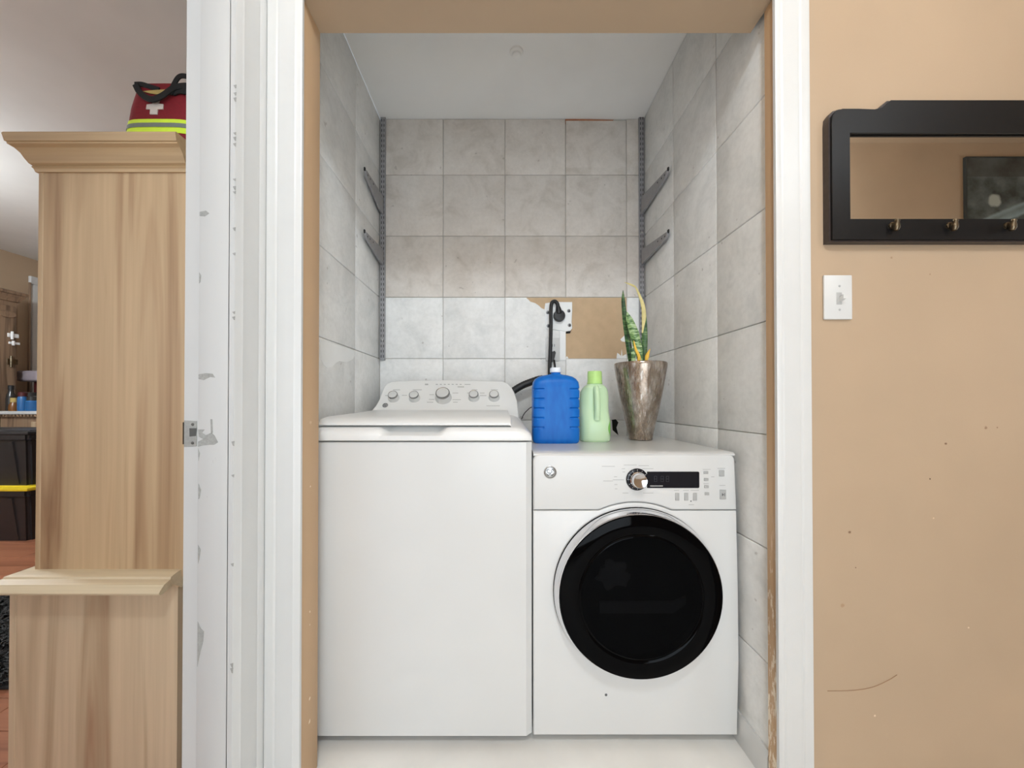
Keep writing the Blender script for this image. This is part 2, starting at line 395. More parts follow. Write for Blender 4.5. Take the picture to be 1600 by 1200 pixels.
# white torn patch on the closet side wall
def lw(px, py):
    Y = XL * F / (px - CX); return (Y, CH + (CY - py) / F * Y)
pp = [lw(*q) for q in ((499, 531), (520, 537), (545, 545), (553, 548), (554, 555), (551, 561), (541, 567), (530, 564), (524, 567), (519, 573), (511, 575), (505, 570), (501, 560))]
bm = loft([[Vector((XL - .0005, a, b)) for a, b in pp], [Vector((XL + .0012, a, b)) for a, b in pp]])
obj('plaster_patch', bm, M['plaster'], wl, 'white bare patch on the tiles')

# hall wall opposite (behind the camera), far-end wall, far room walls
struct('wall_opposite', merge(box(XB2, -0.30, -1.4, -1.28, 0, HCEIL), box(1.0, 5.3, -1.4, -1.28, 0, HCEIL), box(-0.30, 1.0, -1.4, -1.28, 2.15, HCEIL), box(-0.30, 1.0, -1.4, -1.28, 0, 0.22)), M['beige'], 'beige hall wall facing the closet, seen in the mirror', 'wall')
struct('wall_hall_end', box(5.2, 5.3, -1.28, YW, 0, HCEIL), M['beige'], 'beige wall closing the end of the hall', 'wall')
struct('wall_far_side', box(-4.72, -4.6, -1.9, 5.1, 0, CEIL), M['beige'], 'beige side wall of the room beyond the doorway', 'wall')
struct('wall_far_back', box(-4.6, XB2, 5.0, 5.1, 0, CEIL), M['beige'], 'beige back wall of the room beyond the doorway', 'wall')
struct('wall_far_front', merge(box(-4.6, -3.8, -1.9, -1.8, 0, CEIL), box(-1.4, XB2, -1.9, -1.8, 0, CEIL), box(-3.8, -1.4, -1.9, -1.8, 2.3, CEIL), box(-3.8, -1.4, -1.9, -1.8, 0, 0.7)), M['beige'], 'beige window wall of the room beyond the doorway', 'wall')
# entry window in the opposite wall
wn = tag(obj('window_1', merge(box(-0.30, -0.25, -1.38, -1.26, 0.22, 2.15), box(.95, 1.0, -1.38, -1.26, .22, 2.15), box(-.25, .95, -1.38, -1.26, 2.10, 2.15), box(-.25, .95, -1.38, -1.26, .22, .27), box(.33, .37, -1.38, -1.28, .27, 2.1)), M['white_trim'], None,
         'white framed hall window opposite the laundry closet', 'window'), kind='structure')

# ------------------------------------------------------------------ casings
CASE = [(0.0, 0.0085), (0.004, 0.0105), (0.012, 0.0112), (0.016, 0.0135), (0.034, 0.0125), (0.052, 0.0150), (0.058, 0.0138), (0.062, 0.0165), (0.076, 0.0178), (0.083, 0.0165), (0.084, 0.0)]
def casing(x_in, sgn, ywall, z1, k=1.0):
    """profile: distance from the opening edge, projection toward the viewer"""
    prof = [Vector((x_in, ywall, 0))] + [Vector((x_in + sgn * d * k, ywall - p, 0)) for d, p in CASE]
    return loft([prof, [q + Vector((0, 0, z1)) for q in prof]])
bm = casing(-.500, -1, YW, OPEN + .09)
hd = [Vector((-.584, YW, OPEN - .004))] + [Vector((-.584, YW - p, OPEN - .004 + d)) for d, p in CASE]
struct('trim_3', bm, M['white_trim'], 'white moulded door casing at the washer side of the closet', 'casing', 25)
struct('trim_4', casing(0.689, 1, YW, OPEN + .09, .96), M['white_trim'], 'white moulded door casing between dryer and beige wall', 'casing', 25)
struct('trim_5', loft([hd, [q + Vector((1.348, 0, 0)) for q in hd]]), M['white_trim'], 'white head casing over the laundry closet', 'casing', 25)
# doorway casing on the partition (hall side): runs in depth from the jamb to the corner
kc = (YW - .002 - (YJ - .010)) / .084
prof = [Vector((XB, YJ - .010, 0))] + [Vector((XB + p, YJ - .010 + d * kc, 0)) for d, p in CASE]
struct('trim_6', loft([prof, [q + Vector((0, 0, OPEN + .09)) for q in prof]]), M['white_trim'], 'white moulded casing of the doorway, in the hall corner', 'casing', 25)
# jamb facing the camera: board + stop + strike plate
jb = struct('door_1', box(XB2, XB - .0005, YJ - .0005, YJ + .0015, 0, OPEN, 0.0006, 1), M['jamb'], 'chipped white doorway jamb with a metal strike plate', 'door jamb')
obj('door_stop', merge(box(-.6725, XB - .0005, YJ - .0105, YJ, 0, OPEN, 0.002, 2), box(XB - .004, XB + .008, YJ - .0105, YJ - .0101, 0, OPEN)), M['jamb'], jb)
def jx(px): return (px - CX) / F * YJ
def jz(py): return CH + (CY - py) / F * YJ
sk = obj('strike_plate', merge(prism([(jx(289), jz(657)), (jx(308.5), jz(658)), (jx(308.5), jz(697)), (jx(289), jz(698))], YJ - .0022, YJ, 0.0005, 1)), M['metal_dull'], jb, 'dull metal strike plate with two screws')
lip = bez([(jx(289), YJ - .002, 0), (jx(285.5), YJ + .001, 0), (jx(283), YJ + .009, 0)], 4)
obj('strike_lip', loft([[p + Vector((0, 0, z)) for p in lip] + [p + Vector((-.0015, .001, z)) for p in lip[::-1]] for z in (jz(694), jz(690), jz(665), jz(660))]), simple('dark_lip', rgb(48, 40, 26), .5, .4), sk)  # lip in one dark tone
obj('latch_hole', prism([(jx(297.5), jz(669)), (jx(309), jz(669)), (jx(308), jz(681)), (jx(298), jz(682))], YJ - .0026, YJ - .002), simple('latch_recess', rgb(84, 84, 82), .6), sk)
for py in (663, 692):
    obj('screw', lathe([(0.0035, 0), (0.003, .0009), (0.001, .0011)], frame_of((jx(302.5), YJ - .0022, jz(py)), (0, -1, 0)), 12), simple('screw_dark', rgb(110, 108, 104), 0.4, 0.8), sk)
# worn bare patches on the stop
for pts in ([(310, 671), (320, 671), (316, 676), (322, 680), (331, 676), (336, 681), (341, 691), (335, 695), (327, 695), (318, 696), (310, 698), (310, 690), (318, 686), (311, 682)],
            [(311, 969), (316, 980), (321, 985), (320, 1000), (316, 1015), (313, 1030), (311, 1040)], [(329, 655), (332, 655), (333, 676), (330, 678)],
            [(310, 585), (322, 583), (332, 584), (336, 590), (328, 589), (318, 594), (310, 592)], [(310, 700), (313, 708), (311, 720)], [(311, 755), (315, 765), (313, 778), (311, 780)], [(311, 850), (315, 858), (313, 874), (311, 880)],
            [(310, 330), (320, 328), (325, 332), (318, 337), (310, 336)], [(310, 425), (313, 430), (312, 440), (310, 442)]):
    YS = YJ - .0107
    obj('bare_patch', prism([((a - CX) / F * YS, CH + (CY - b) / F * YS) for a, b in pts], YS - .0004, YS + .0005), M['scuff'], jb)
# chips along the hall-side edge of the stop
for py in (130, 142, 150, 205, 212, 222, 278, 290, 298, 355, 395, 487, 495, 690, 742, 880, 1035, 1042):
    YS = YJ - .0107; h = random.uniform(3, 8)
    obj('edge_chip', prism([((362 - CX) / F * YS, CH + (CY - py) / F * YS), ((366.5 - CX) / F * YS, CH + (CY - py + 1) / F * YS), ((366 - CX) / F * YS, CH + (CY - py - h) / F * YS), ((364 - CX) / F * YS, CH + (CY - py - h * .8) / F * YS)], YS - .0004, YS + .0005), M['scuff'], jb)
# closet baseboard beside the dryer
struct('baseboard_right', prism([(0.697, 0), (0.709, 0), (0.709, .085), (0.703, .085), (0.697, .07)], 0.98, YB - .001), M['white_trim'], 'white baseboard on the floor beside the dryer', 'baseboard')

# ------------------------------------------------------------------ washing machine
WX0, WX1, WY = -0.594, 0.0905, 1.09
ws = thing('washing_machine', 'white top-loading washing machine with five knobs on its raised console', 'washer', ((WX0 + WX1) / 2, 1.4, 0))
t = NT('washer_enamel'); v = t.coords(); n = t.noise(v, 3, 2)
t.base(t.ramp(n, [(0.3, rgb(213, 213, 211)), (0.7, rgb(217, 217, 215))])); M['washer'] = t.rm(0.3)
# cabinet front with its small dent low on the sheet
def cab():
    nx, nz = 40, 60; rows = []; x0, x1, z0, z1 = WX0, WX1, 0.03, 0.8855; r = 0.012
    dent = P(640, 1052, WY)
    bm = bmesh.new(); g = []
    for j in range(nz + 1):
        row = []
        for i in range(nx + 1):
            x = x0 + (x1 - x0) * i / nx; z = z0 + (z1 - z0) * j / nz
            y = WY
            e = min(x - x0, x1 - x, 99)
            if e < r: y += r - math.sqrt(max(0, r * r - (r - e) ** 2))
            d = ((x - dent.x) / .05) ** 2 + ((z - dent.z - 0.3 * (x - dent.x)) / .018) ** 2
            y += 0.004 * math.exp(-d)
            row.append(bm.verts.new((x, y, z)))
        g.append(row)
    for j in range(nz):
        for i in range(nx): bm.faces.new((g[j][i], g[j][i + 1], g[j + 1][i + 1], g[j + 1][i]))
    return merge(bm, box(x0, x1, WY + r, 1.70, z0, z1))
obj('cabinet', cab(), M['washer'], ws)
# foot plinth
obj('plinth', box(WX0 + .03, WX1 - .03, WY + .05, 1.66, 0, .03), M['black_plastic'], ws)
# top deck: lofted along x, rounded shoulders, scooped finger grip in front
def deck_section(x):
    e = min(x - WX0, WX1 - x); r = 0.055
    drop = (r - math.sqrt(max(0, r * r - (r - min(e, r)) ** 2))) * 0.8
    back = drop * 0.4
    s0, s1 = (590 - CX) / 525, (702 - CX) / 525
    tt = min((x - s0), (s1 - x)) / 0.035; sc = max(0, min(1, tt)); sc = sc * sc * (3 - 2 * sc)
    pts = [(1.090, .8885), (1.082, .892), (1.079, .905), (1.083 + .004 * sc, .916 - .008 * sc), (1.091 + .024 * sc, .9245 - .012 * sc), (1.105 + .026 * sc, .9285 - .012 * sc), (1.14, .931 - .006 * sc), (1.30, .938), (1.60, .950), (1.695, .950), (1.70, .945), (1.70, .8885)]
    out = []
    for k, (y, z) in enumerate(pts):
        zz = .8885 + (z - .8885) * (1 - drop / .055 * 0.85) if k not in (0, 11) else z
        out.append(Vector((x, y + (back if y < 1.2 else 0), zz)))
    return out
N = 90; xs = [WX0 + (WX1 - WX0) * (0.5 - 0.5 * math.cos(math.pi * i / N)) for i in range(N + 1)]
obj('top_deck', loft([deck_section(x) for x in xs]), M['washer_plastic'], ws, ang=50)
# lid
LX0, LX1 = -0.545, 0.030
def lid_section(x):
    e = min(x - LX0, LX1 - x); r = 0.006; d = (r - math.sqrt(max(0, r * r - (r - min(e, r)) ** 2)))
    w_ = 0.009 * max(0.0, (x - LX0) / (LX1 - LX0))
    pts = [(1.103, .9335), (1.099, .936), (1.0985, .941), (1.104, .9455), (1.118, .9535), (1.15, .9585), (1.35, .9635), (1.585, .971), (1.595, .968), (1.595, .955), (1.2, .946)]
    return [Vector((x, y, z - d)) for y, z in pts]
N = 30; xs = [LX0 + (LX1 - LX0) * (0.5 - 0.5 * math.cos(math.pi * i / N)) for i in range(N + 1)]
lid = obj('lid', loft([lid_section(x) for x in xs]), M['washer_plastic'], ws, ang=40)
# console
fa, fb = Vector((0, 1.585, 0.955)), Vector((0, 1.705, 1.096))
fdir = (fb - fa); FL = fdir.length; fdir.normalize(); fn = Vector((0, -fdir.z, fdir.y))       # face normal toward the viewer
def face_pt(px, py, lift=0.0):
    """point of the tilted console face seen at this pixel"""
    d = Vector(((px - CX) / F, 1.0, (CY - py) / F)); c0 = Vector((0, 0, CH))
    tt = (fa + fn * lift - c0).dot(fn) / d.dot(fn); return c0 + d * tt
outl = [(572, 652), (579, 643), (587, 634), (592, 625), (597, 612), (600, 605), (604, 600), (611, 597), (625, 595.8), (660, 594.5), (700, 594), (740, 594.5), (775, 595.5), (785, 596), (793, 599), (799, 605), (804, 614), (808, 626), (810, 643), (812, 658)]
fr = [face_pt(*q) for q in outl]
bk = [Vector((p.x, 1.735, p.z)) for p in fr]
bm = loft([fr, bk])
ed = [e for e in bm.edges if all(min((v.co - f).length for f in fr) < 1e-5 for v in e.verts)]
bmesh.ops.bevel(bm, geom=ed, offset=0.006, segments=4, profile=0.5, affect='EDGES')
con = obj('console', bm, M['washer_plastic'], ws, ang=40)
def washer_knob(px, py, r, h):
    p = face_pt(px, py); M4 = frame_of(p, fn)
    k = obj('knob', lathe([(r * 1.1, 0), (r * 1.08, h * .15), (r * .98, h * .3), (r * .92, h * .9), (r * .88, h)], M4, 28), M['plastic_white'], ws)
    obj('knob_ring', lathe([(r * .93, h * .74), (r * .96, h * .85), (r * .90, h * 1.06), (r * .83, h * 1.04), (r * .80, h * .9)], M4, 28, False), simple('knob_chrome', rgb(150, 150, 150), .2, 1.0), k)
    obj('knob_cap', lathe([(r * .84, h * .9), (r * .82, h * 1.05), (r * .6, h * 1.12), (r * .2, h * 1.15)], M4, 28), M['plastic_white'], k)
for px, py, r_ in ((615.5, 622.5, .0225), (648, 622.5, .0225), (693, 622, .033), (740.5, 621.5, .0225), (772, 621.5, .0225)):
    washer_knob(px, py, r_, .026 if r_ < .03 else .036)
def print_bar(parent, px0, px1, py, hpx, mat, nm='printed_mark'):
    a, b, c_, d_ = face_pt(px0, py - hpx / 2, .0006), face_pt(px1, py - hpx / 2, .0006), face_pt(px1, py + hpx / 2, .0006), face_pt(px0, py + hpx / 2, .0006)
    return loft([[a, b, c_, d_], [q - fn * .0005 for q in (a, b, c_, d_)]])
marks = [(614, 625, 609), (645, 659, 609), (737, 746, 609), (767, 778, 609), (602, 607, 618), (628, 636, 617.6), (671, 678, 616.7), (667, 677, 628.5), (670, 679, 624), (707, 716, 614), (707, 720, 624.5), (708, 715, 628.5), (750, 757, 614), (750, 760, 618), (730, 734, 614)]
bars = [print_bar(ws, a, b, c_, .8, None) for a, b, c_ in marks] + [print_bar(ws, 681 + 6.2 * i, 684 + 6.2 * i, 600.5, 1.2, None) for i in range(7)] + [print_bar(ws, 664, 669, 600.5, 2, None), print_bar(ws, 726, 735, 600.5, .9, None), print_bar(ws, 715, 725, 604.5, 1.4, None), print_bar(ws, 760, 781, 634, .7, None)]
obj('printed_marks', merge(*bars), M['light_print'], ws, kind='stuff')

def text_mesh(s, size, depth, shear=0.0):
    cu = bpy.data.curves.new('txt', 'FONT'); cu.body = s; cu.size = size; cu.extrude = depth; cu.align_x = 'CENTER'; cu.align_y = 'CENTER'; cu.shear = shear
    o = bpy.data.objects.new('txt', cu); COL.objects.link(o); dg = bpy.context.evaluated_depsgraph_get()
    me = bpy.data.meshes.new_from_object(o.evaluated_get(dg)); bm = bmesh.new(); bm.from_mesh(me)
    bpy.data.objects.remove(o); bpy.data.meshes.remove(me); return bm
def badge(parent, p, nrm, r, disc, ink, sub=True):
    M4 = frame_of(p, nrm)
    b = obj('emblem', lathe([(r, 0), (r, .0012), (r * .92, .0022), (r * .3, .0024)], M4, 28), disc, parent, 'round emblem with interlaced script letters')
    ring = lathe([(r * .86, .0021), (r * .86, .0031), (r * .78, .0031), (r * .78, .0021)], M4, 28, False)
    # the monogram: two looping script letters and four curls around the rim
    def loop(c0, pts, rad=0.05):
        return tube([M4 @ Vector((r * (c0[0] + a), r * (c0[1] + b_), .0027)) for a, b_ in pts], r * rad, 6)
    g = bez([(.20, .28, 0), (.05, .42, 0), (-.15, .36, 0), (-.2, .1, 0), (-.05, -.12, 0), (.16, -.05, 0), (.12, -.32, 0), (-.1, -.42, 0), (-.22, -.28, 0)], 5)
    e = bez([(.2, .3, 0), (.05, .42, 0), (-.1, .3, 0), (.02, .1, 0), (.12, .06, 0), (-.1, -.02, 0), (-.18, -.28, 0), (0, -.42, 0), (.22, -.25, 0)], 5)
    curls = []
    for k in range(4):
        a0 = math.pi / 4 + k * HP
        curls.append(loop((0, 0), [(.62 * math.cos(a0 + q * .5) + .05 * q * math.cos(a0), .62 * math.sin(a0 + q * .5)) for q in (-1, -.5, 0, .5, 1)], .04))
    bmk = merge(ring, loop((-.24, 0), [(q.x, q.y) for q in g]), loop((.24, 0), [(q.x, q.y) for q in e]), *curls)
    obj('monogram', bmk, ink, b)
badge(ws, face_pt(602, 633.5), fn, .0125, M['grey_print'], M['dark_print'])
obj('printed_name', merge(print_bar(ws, 598, 607, 642, 1.0, None)), M['light_print'], ws)

# ------------------------------------------------------------------ dryer
DX0, DX1, DY, DTOP = 0.0945, 0.6905, 1.092, 0.8545
dr = thing('tumble_dryer', 'white front-loading tumble dryer with a round black glass door', 'dryer', ((DX0 + DX1) / 2, 1.36, 0))
def dz(py): return CH + (CY - py) / F * DY
def dx(px): return (px - CX) / F * DY
obj('cabinet', box(DX0 + .002, DX1 - .002, DY + .02, 1.648, .02, .842, .006, 2), M['enamel'], dr)
obj('top_panel', loft([[Vector((DX0 + .001 + i_, y, z)) for y, z in ((DY + .012, .842), (DY + .004, .846), (DY + .004, .850), (DY + .012, DTOP), (DY + .05, DTOP + .0005), (1.645, DTOP + .0005), (1.65, DTOP - .003), (1.65, .842))] for i_ in (0, .002, DX1 - DX0 - .004, DX1 - DX0 - .002)]), M['enamel'], dr)
dc = Vector((.394, 0, .454)); DR = 0.2395
SEAM = dz(797)
arcR = 0.255
def arc(off):
    pts = []; half = math.acos(min(1, (SEAM - dc.z) / arcR)); 
    for k in range(25):
        a = HP - half + 2 * half * k / 24
        pts.append((dc.x + (arcR + off) * math.cos(a), dc.z + (arcR + off) * math.sin(a)))
    return pts      # right to left
a_ = arc(0.0008)
def rounded(x, z, r, a0, a1, n=6): return [(x + r * math.cos(a0 + (a1 - a0) * i / n), z + r * math.sin(a0 + (a1 - a0) * i / n)) for i in range(n + 1)]
r_ = .018
poly = [(DX0, SEAM + .0012)] + [(x, max(z, SEAM + .0012)) for x, z in a_[::-1]] + [(DX1 + .001, SEAM + .0012)] + rounded(DX1 - .004 - r_, .849 - r_, r_, 0, HP) + rounded(DX0 + r_, .849 - r_, r_, HP, math.pi)
obj('control_panel', prism(poly, DY - .002, DY + .025, .006, 3), M['plastic_white'], dr)
b_ = arc(-.0012)
poly = [(DX0, .03)] + [(DX1, .03), (DX1 + .006, .25), (DX1 + .005, .45), (DX1 + .001, SEAM - .0012)] + [(x, max(z, SEAM - .0012)) for x, z in b_] + [(DX0, SEAM - .0012)]
obj('front_panel', prism(poly, DY, DY + .025, .004, 3), M['enamel'], dr)
obj('panel_screw', lathe([(.004, 0), (.003, .0008)], frame_of((dx(946), DY, dz(1083)), (0, -1, 0)), 10), M['dark_print'], dr)
obj('foot_base', box(DX0 + .03, DX1 - .03, DY + .05, 1.6, 0, .03), M['black_plastic'], dr)
# door
MD = frame_of((dc.x, DY, dc.z), (0, -1, 0))
door = obj('door', lathe([(DR + .001, 0), (DR + .003, .005), (DR + .002, .009)], MD, 96), M['chrome_dark'], dr, 'round black glass door with chrome rim')
obj('chrome_rim', lathe([(DR + .001, .008), (DR + .0015, .013), (DR - .001, .024), (DR - .005, .036), (DR - .008, .041), (DR - .012, .041), (DR - .012, .030)], MD, 96, False), M['chrome'], door)
gl = [(DR - .0085, .0405), (DR - .011, .0450), (DR - .03, .0485), (DR - .055, .0495), (DR - .060, .0475), (DR - .063, .0455), (DR - .066, .0475), (DR - .069, .0485)]
obj('glass_ring', lathe(gl, MD, 96, False), M['black_gloss'], door)
IR = DR - .069
obj('window_pane', lathe([(IR, .0485), (IR * .985, .0440), (IR * .9, .0405), (IR * .6, .0370), (IR * .3, .0355), (.004, .0352)], MD, 96, True), M['tint'], door, 'dark tinted window pane')
obj('drum_back', lathe([(IR + .01, .012), (IR * .5, .012), (.003, .012)], MD, 48), M['black_plastic'], door)
# pale cloth and a baffle dimly seen through the pane
baf = P(1003, 953, DY - .03)
bm = loft([[Vector((baf.x - .12, DY - y, baf.z + z)) for y, z in ((.014, .020), (.020, .018), (.022, -.012), (.014, -.016))], [Vector((baf.x + .09, DY - y, baf.z + z)) for y, z in ((.014, .020), (.020, .018), (.022, -.012), (.014, -.016))], [Vector((baf.x + .13, DY - y, baf.z + z + .02)) for y, z in ((.014, .016), (.018, .012), (.018, -.008), (.014, -.01))]])
obj('drum_baffle', bm, simple('baffle_grey', rgb(190, 190, 192), 0.4), door)
cp = P(958, 898, DY - .03)
bm = bmesh.new(); bmesh.ops.create_icosphere(bm, subdivisions=3, radius=1)
for v_ in bm.verts:
    k = 1 + .28 * math.sin(5 * v_.co.x + 3 * v_.co.z) * math.cos(7 * v_.co.z - 2 * v_.co.x)
    v_.co = Vector((cp.x + v_.co.x * .046 * k, DY - .022 + v_.co.y * .010 * k, cp.z + v_.co.z * .040 * k))
obj('drum_cloth', bm, simple('cloth_grey', rgb(225, 225, 226), 0.9), door)
# dial, display, buttons
dl = Vector((dx(994.5), DY - .002, dz(748.5))); MK = frame_of(dl, (0, -1, 0))
dial = obj('dial', lathe([(.0320, 0), (.0322, .002), (.030, .0035), (.022, .0038)], MK, 48), M['black_panel'], dr, 'black dial ring with a chrome knob')
obj('dial_knob', lathe([(.0225, .003), (.0245, .006), (.0235, .012), (.0215, .014), (.0210, .026), (.0195, .029), (.0145, .0285), (.006, .0275)], MK, 48), M['chrome'], dial)
tk = []
for k in range(12):
    a = k * math.pi / 6
    c0 = MK @ Vector((.0275 * math.cos(a), .0275 * math.sin(a), .0037)); tk.append(box(c0.x - .001, c0.x + .001, c0.y - .0004, c0.y + .0002, c0.z - .001, c0.z + .001))
obj('dial_ticks', merge(*tk), M['grey_print'], dial, kind='stuff')
x0, x1, z0, z1 = dx(1010), dx(1091.5), dz(762), dz(736.5)
disp = obj('display', prism([(x0, z0)] + rounded(x1 - .004, z0 + .004, .004, -HP, 0, 4) + rounded(x1 - .004, z1 - .004, .004, 0, HP, 4) + [(x0, z1)], DY - .0035, DY - .001, .0006, 1), M['black_panel'], dr, 'dark display window')
seg = []
sx0 = dx(1021); sz = dz(748)
for k in range(3):
    ox = sx0 + k * .0155 + (0.004 if k else 0)
    for (a, b, c_, d_) in ((0, .008, .008, .0088), (0, .008, 0, .0008), (0, .008, -.008, -.0072), (0, .0008, -.008, .0088), (.0072, .008, -.008, .0088)):
        seg.append(box(ox + a, ox + b, DY - .0039, DY - .0033, sz + c_, sz + d_))
obj('display_digits', merge(*seg), simple('dim_segments', rgb(52, 54, 62), 0.3), disp, kind='stuff')
obj('display_line', box(dx(1014.5), dx(1034.5), DY - .0039, DY - .0033, dz(759.3), dz(758)), M['grey_print'], disp)
btn = [(1057, 775.5, 6, 12), (1071, 775.5, 6, 12), (1084.5, 775.5, 6, 12), (1101.7, 737.8, 7, 4.4), (1102, 748.6, 7, 4.4), (1102.4, 759.8, 7, 4.4), (1103, 770.8, 7, 4.4), (1126.3, 739, 8, 9.5), (1128, 772, 9.5, 15)]
for (cx_, cy_, w_, h_) in btn:
    obj('button', box(dx(cx_ - w_ / 2), dx(cx_ + w_ / 2), DY - .0045, DY - .001, dz(cy_ + h_ / 2), dz(cy_ - h_ / 2), .0012, 2), M['button'], dr)
obj('button_symbol', merge(prism([(dx(1126), dz(774.5)), (dx(1126), dz(769.5)), (dx(1129), dz(772))], DY - .0049, DY - .0044), box(dx(1129.6), dx(1130.4), DY - .0049, DY - .0044, dz(774.4), dz(769.6))), M['dark_print'], dr)
mk = [(940, 960, 728.3), (974, 994, 726.3), (997, 1013, 727.2), (1003, 1020, 732), (942, 957, 751), (957, 974, 749.3), (959, 963.5, 744.5), (959.5, 964, 756.5), (960, 964, 763.3), (972, 981, 769.8), (1004, 1020, 769.8), (971, 976, 732), (972, 976, 737), (1052, 1060, 765.8), (1066, 1075, 765.6), (1078, 1091, 765.6), (1097, 1109, 733), (1098, 1106, 755.2), (1120, 1132, 731.5), (1123, 1132, 758), (1075, 1083, 788), (1110, 1115, 744.6)]
obj('printed_marks', merge(*[box(dx(a), dx(b), DY - .0026, DY - .0018, dz(c_ + .45), dz(c_ - .45)) for a, b, c_ in mk]), M['light_print'], dr, kind='stuff')
obj('printed_dot', lathe([(.0022, 0), (.0018, .0006)], frame_of((dx(1078.5), DY - .002, dz(782.5)), (0, -1, 0)), 8), M['dark_print'], dr)
badge(dr, Vector((dx(859.3), DY - .002, dz(737.5))), (0, -1, 0), .0188, M['silver'], M['dark_print'])

# ------------------------------------------------------------------ things on the dryer
DT = DTOP + .0005
def superel(cx_, cy_, a, b, z, n=40, e=2.6):
    out = []
    for i in range(n):
        t_ = 2 * math.pi * i / n; c_, s_ = math.cos(t_), math.sin(t_)
        out.append(Vector((cx_ + a * math.copysign(abs(c_) ** (2 / e), c_), cy_ + b * math.copysign(abs(s_) ** (2 / e), s_), z)))
    return out
# blue jug
t = NT('blue_plastic'); t.base(rgb(30, 112, 214)); t.b.inputs['Subsurface Weight'].default_value = 0.0
v = t.coords((1, 1, .3)); n = t.noise(v, 45, 3)
t.base(t.ramp(n, [(0.35, rgb(10, 98, 186)), (0.70, rgb(20, 112, 198)), (0.80, rgb(70, 148, 216))])); M['blue'] = t.rm(0.4, 0, .25)
BY = 1.375; bxc = (870 - CX) / F * 1.335; bw = 0.0855; bd = 0.047
bj = thing('detergent_jug', 'translucent blue plastic detergent jug with white cap, on the dryer beside the washer', 'jug', (bxc, BY, DT))
key = [(0, .92, .90), (.004, .965, .96), (.012, .99, 1), (.03, 1, 1), (.10, 1, 1), (.18, 1, 1), (.205, .995, .99), (.222, .96, .94), (.234, .88, .84), (.242, .74, .68), (.247, .55, .5), (.250, .34, .40), (.252, .22, .38)]
grooves = [.052 + k * .0345 for k in range(5)]
zs = sorted({round(k[0], 4) for k in key} | {round(g + o_, 4) for g in grooves for o_ in (-.0010, 0, .0065, .0095, .0100)} | {round(.012 + .006 * q, 4) for q in range(30)})
def jug_k(z):
    for (a, b, c_), (d, e, f_) in zip(key, key[1:]):
        if a <= z <= d: q = (z - a) / (d - a); return b + (e - b) * q, c_ + (f_ - c_) * q
    return key[-1][1:]
secs = []
for z in zs:
    ka, kb = jug_k(z); sec = superel(bxc, BY, bw * ka, bd * kb, DT + z, 120, 5 if ka > .9 else 3.2)
    dp = 0.0
    for g in grooves:
        if 0 <= z - g <= .0095: dp = .0045 if z - g >= .006 else .0045 * (z - g) / .0065
    if dp:
        for q in sec:
            m_ = max(0, min(1, (abs(q.x - bxc) / bw - .54) / .02)) * (1 if q.y < BY else 0)
            q.y += dp * m_
            if abs(q.x - bxc) > bw * .9: q.x += (dp * .6) * (-1 if q.x > bxc else 1) * m_
    secs.append(sec)
obj('body', loft(secs), M['blue'], bj)
obj('neck', lathe([(.019, .246), (.0175, .250), (.0175, .262)], Matrix.Translation((bxc + .002, BY, DT)), 28), M['blue'], bj)
t = NT('frosted_white'); t.base(rgb(226, 232, 240)); M['frost'] = t.rm(0.35)
obj('cap', lathe([(.0195, .258), (.021, .259), (.021, .272), (.019, .276), (.01, .277)], Matrix.Translation((bxc + .002, BY, DT)), 28), M['frost'], bj)
# green bottle
t = NT('pale_green_plastic'); v = t.coords(); n = t.noise(v, 8, 2)
t.base(t.ramp(n, [(0.3, rgb(196, 226, 184)), (0.7, rgb(210, 236, 198))])); M['green'] = t.rm(0.32)
M['green_cap'] = simple('green_cap', rgb(186, 228, 138), 0.35)
GY = 1.425; gxc = (933 - CX) / F * 1.385; gw = .0575
gb = thing('softener_bottle', 'pale green plastic softener bottle with lime cap and moulded handle', 'bottle', (gxc, GY, DT))
secs = []
for z, a, b, sh in ((0, .88, .88, 0), (.004, .97, .96, 0), (.012, 1, 1, 0), (.05, 1, 1, 0), (.085, .98, .97, 0), (.11, .95, .9, -.001), (.14, .94, .82, -.001), (.17, .93, .80, 0), (.188, .90, .80, 0), (.203, .78, .74, 0), (.213, .60, .62, 0), (.219, .42, .50, 0), (.222, .40, .48, 0)):
    secs.append(superel(gxc + sh, GY + (.007 if .1 < z < .2 else 0), gw * a, .046 * b, DT + z, 48, 2.8))
obj('body', loft(secs), M['green'], gb)
obj('handle', tube(bez([(gxc - .002, GY - .012, DT + .206), (gxc - .001, GY - .034, DT + .196), (gxc - .001, GY - .045, DT + .165), (gxc - .001, GY - .047, DT + .12), (gxc - .001, GY - .040, DT + .085)], 6), [.013] * 6 + [.0115] * 12 + [.012] * 6 + [.014], 14), M['green'], gb)
obj('cap', lathe([(.0285, .219), (.029, .222), (.0275, .226), (.0268, .262), (.0255, .267), (.015, .268)], Matrix.Translation((gxc + .001, GY, DT)), 36), M['green_cap'], gb)
M['label_green'] = simple('green_label', rgb(140, 206, 104), 0.35)
lab = []
for z in [DT + .020 + .058 * k / 8 for k in range(9)]:
    f_ = math.sin(math.pi * (z - DT - .015) / .07)
    lab.append([Vector((gxc + gw * 1.002 * math.copysign(abs(math.cos(a)) ** (2 / 2.8), math.cos(a)), GY + .0462 * math.copysign(abs(math.sin(a)) ** (2 / 2.8), math.sin(a)), z)) for a in [-.05 - (.35 + .5 * f_) * q / 8 for q in range(9)]])
obj('label_side', loft(lab, False, False), M['label_green'], gb)

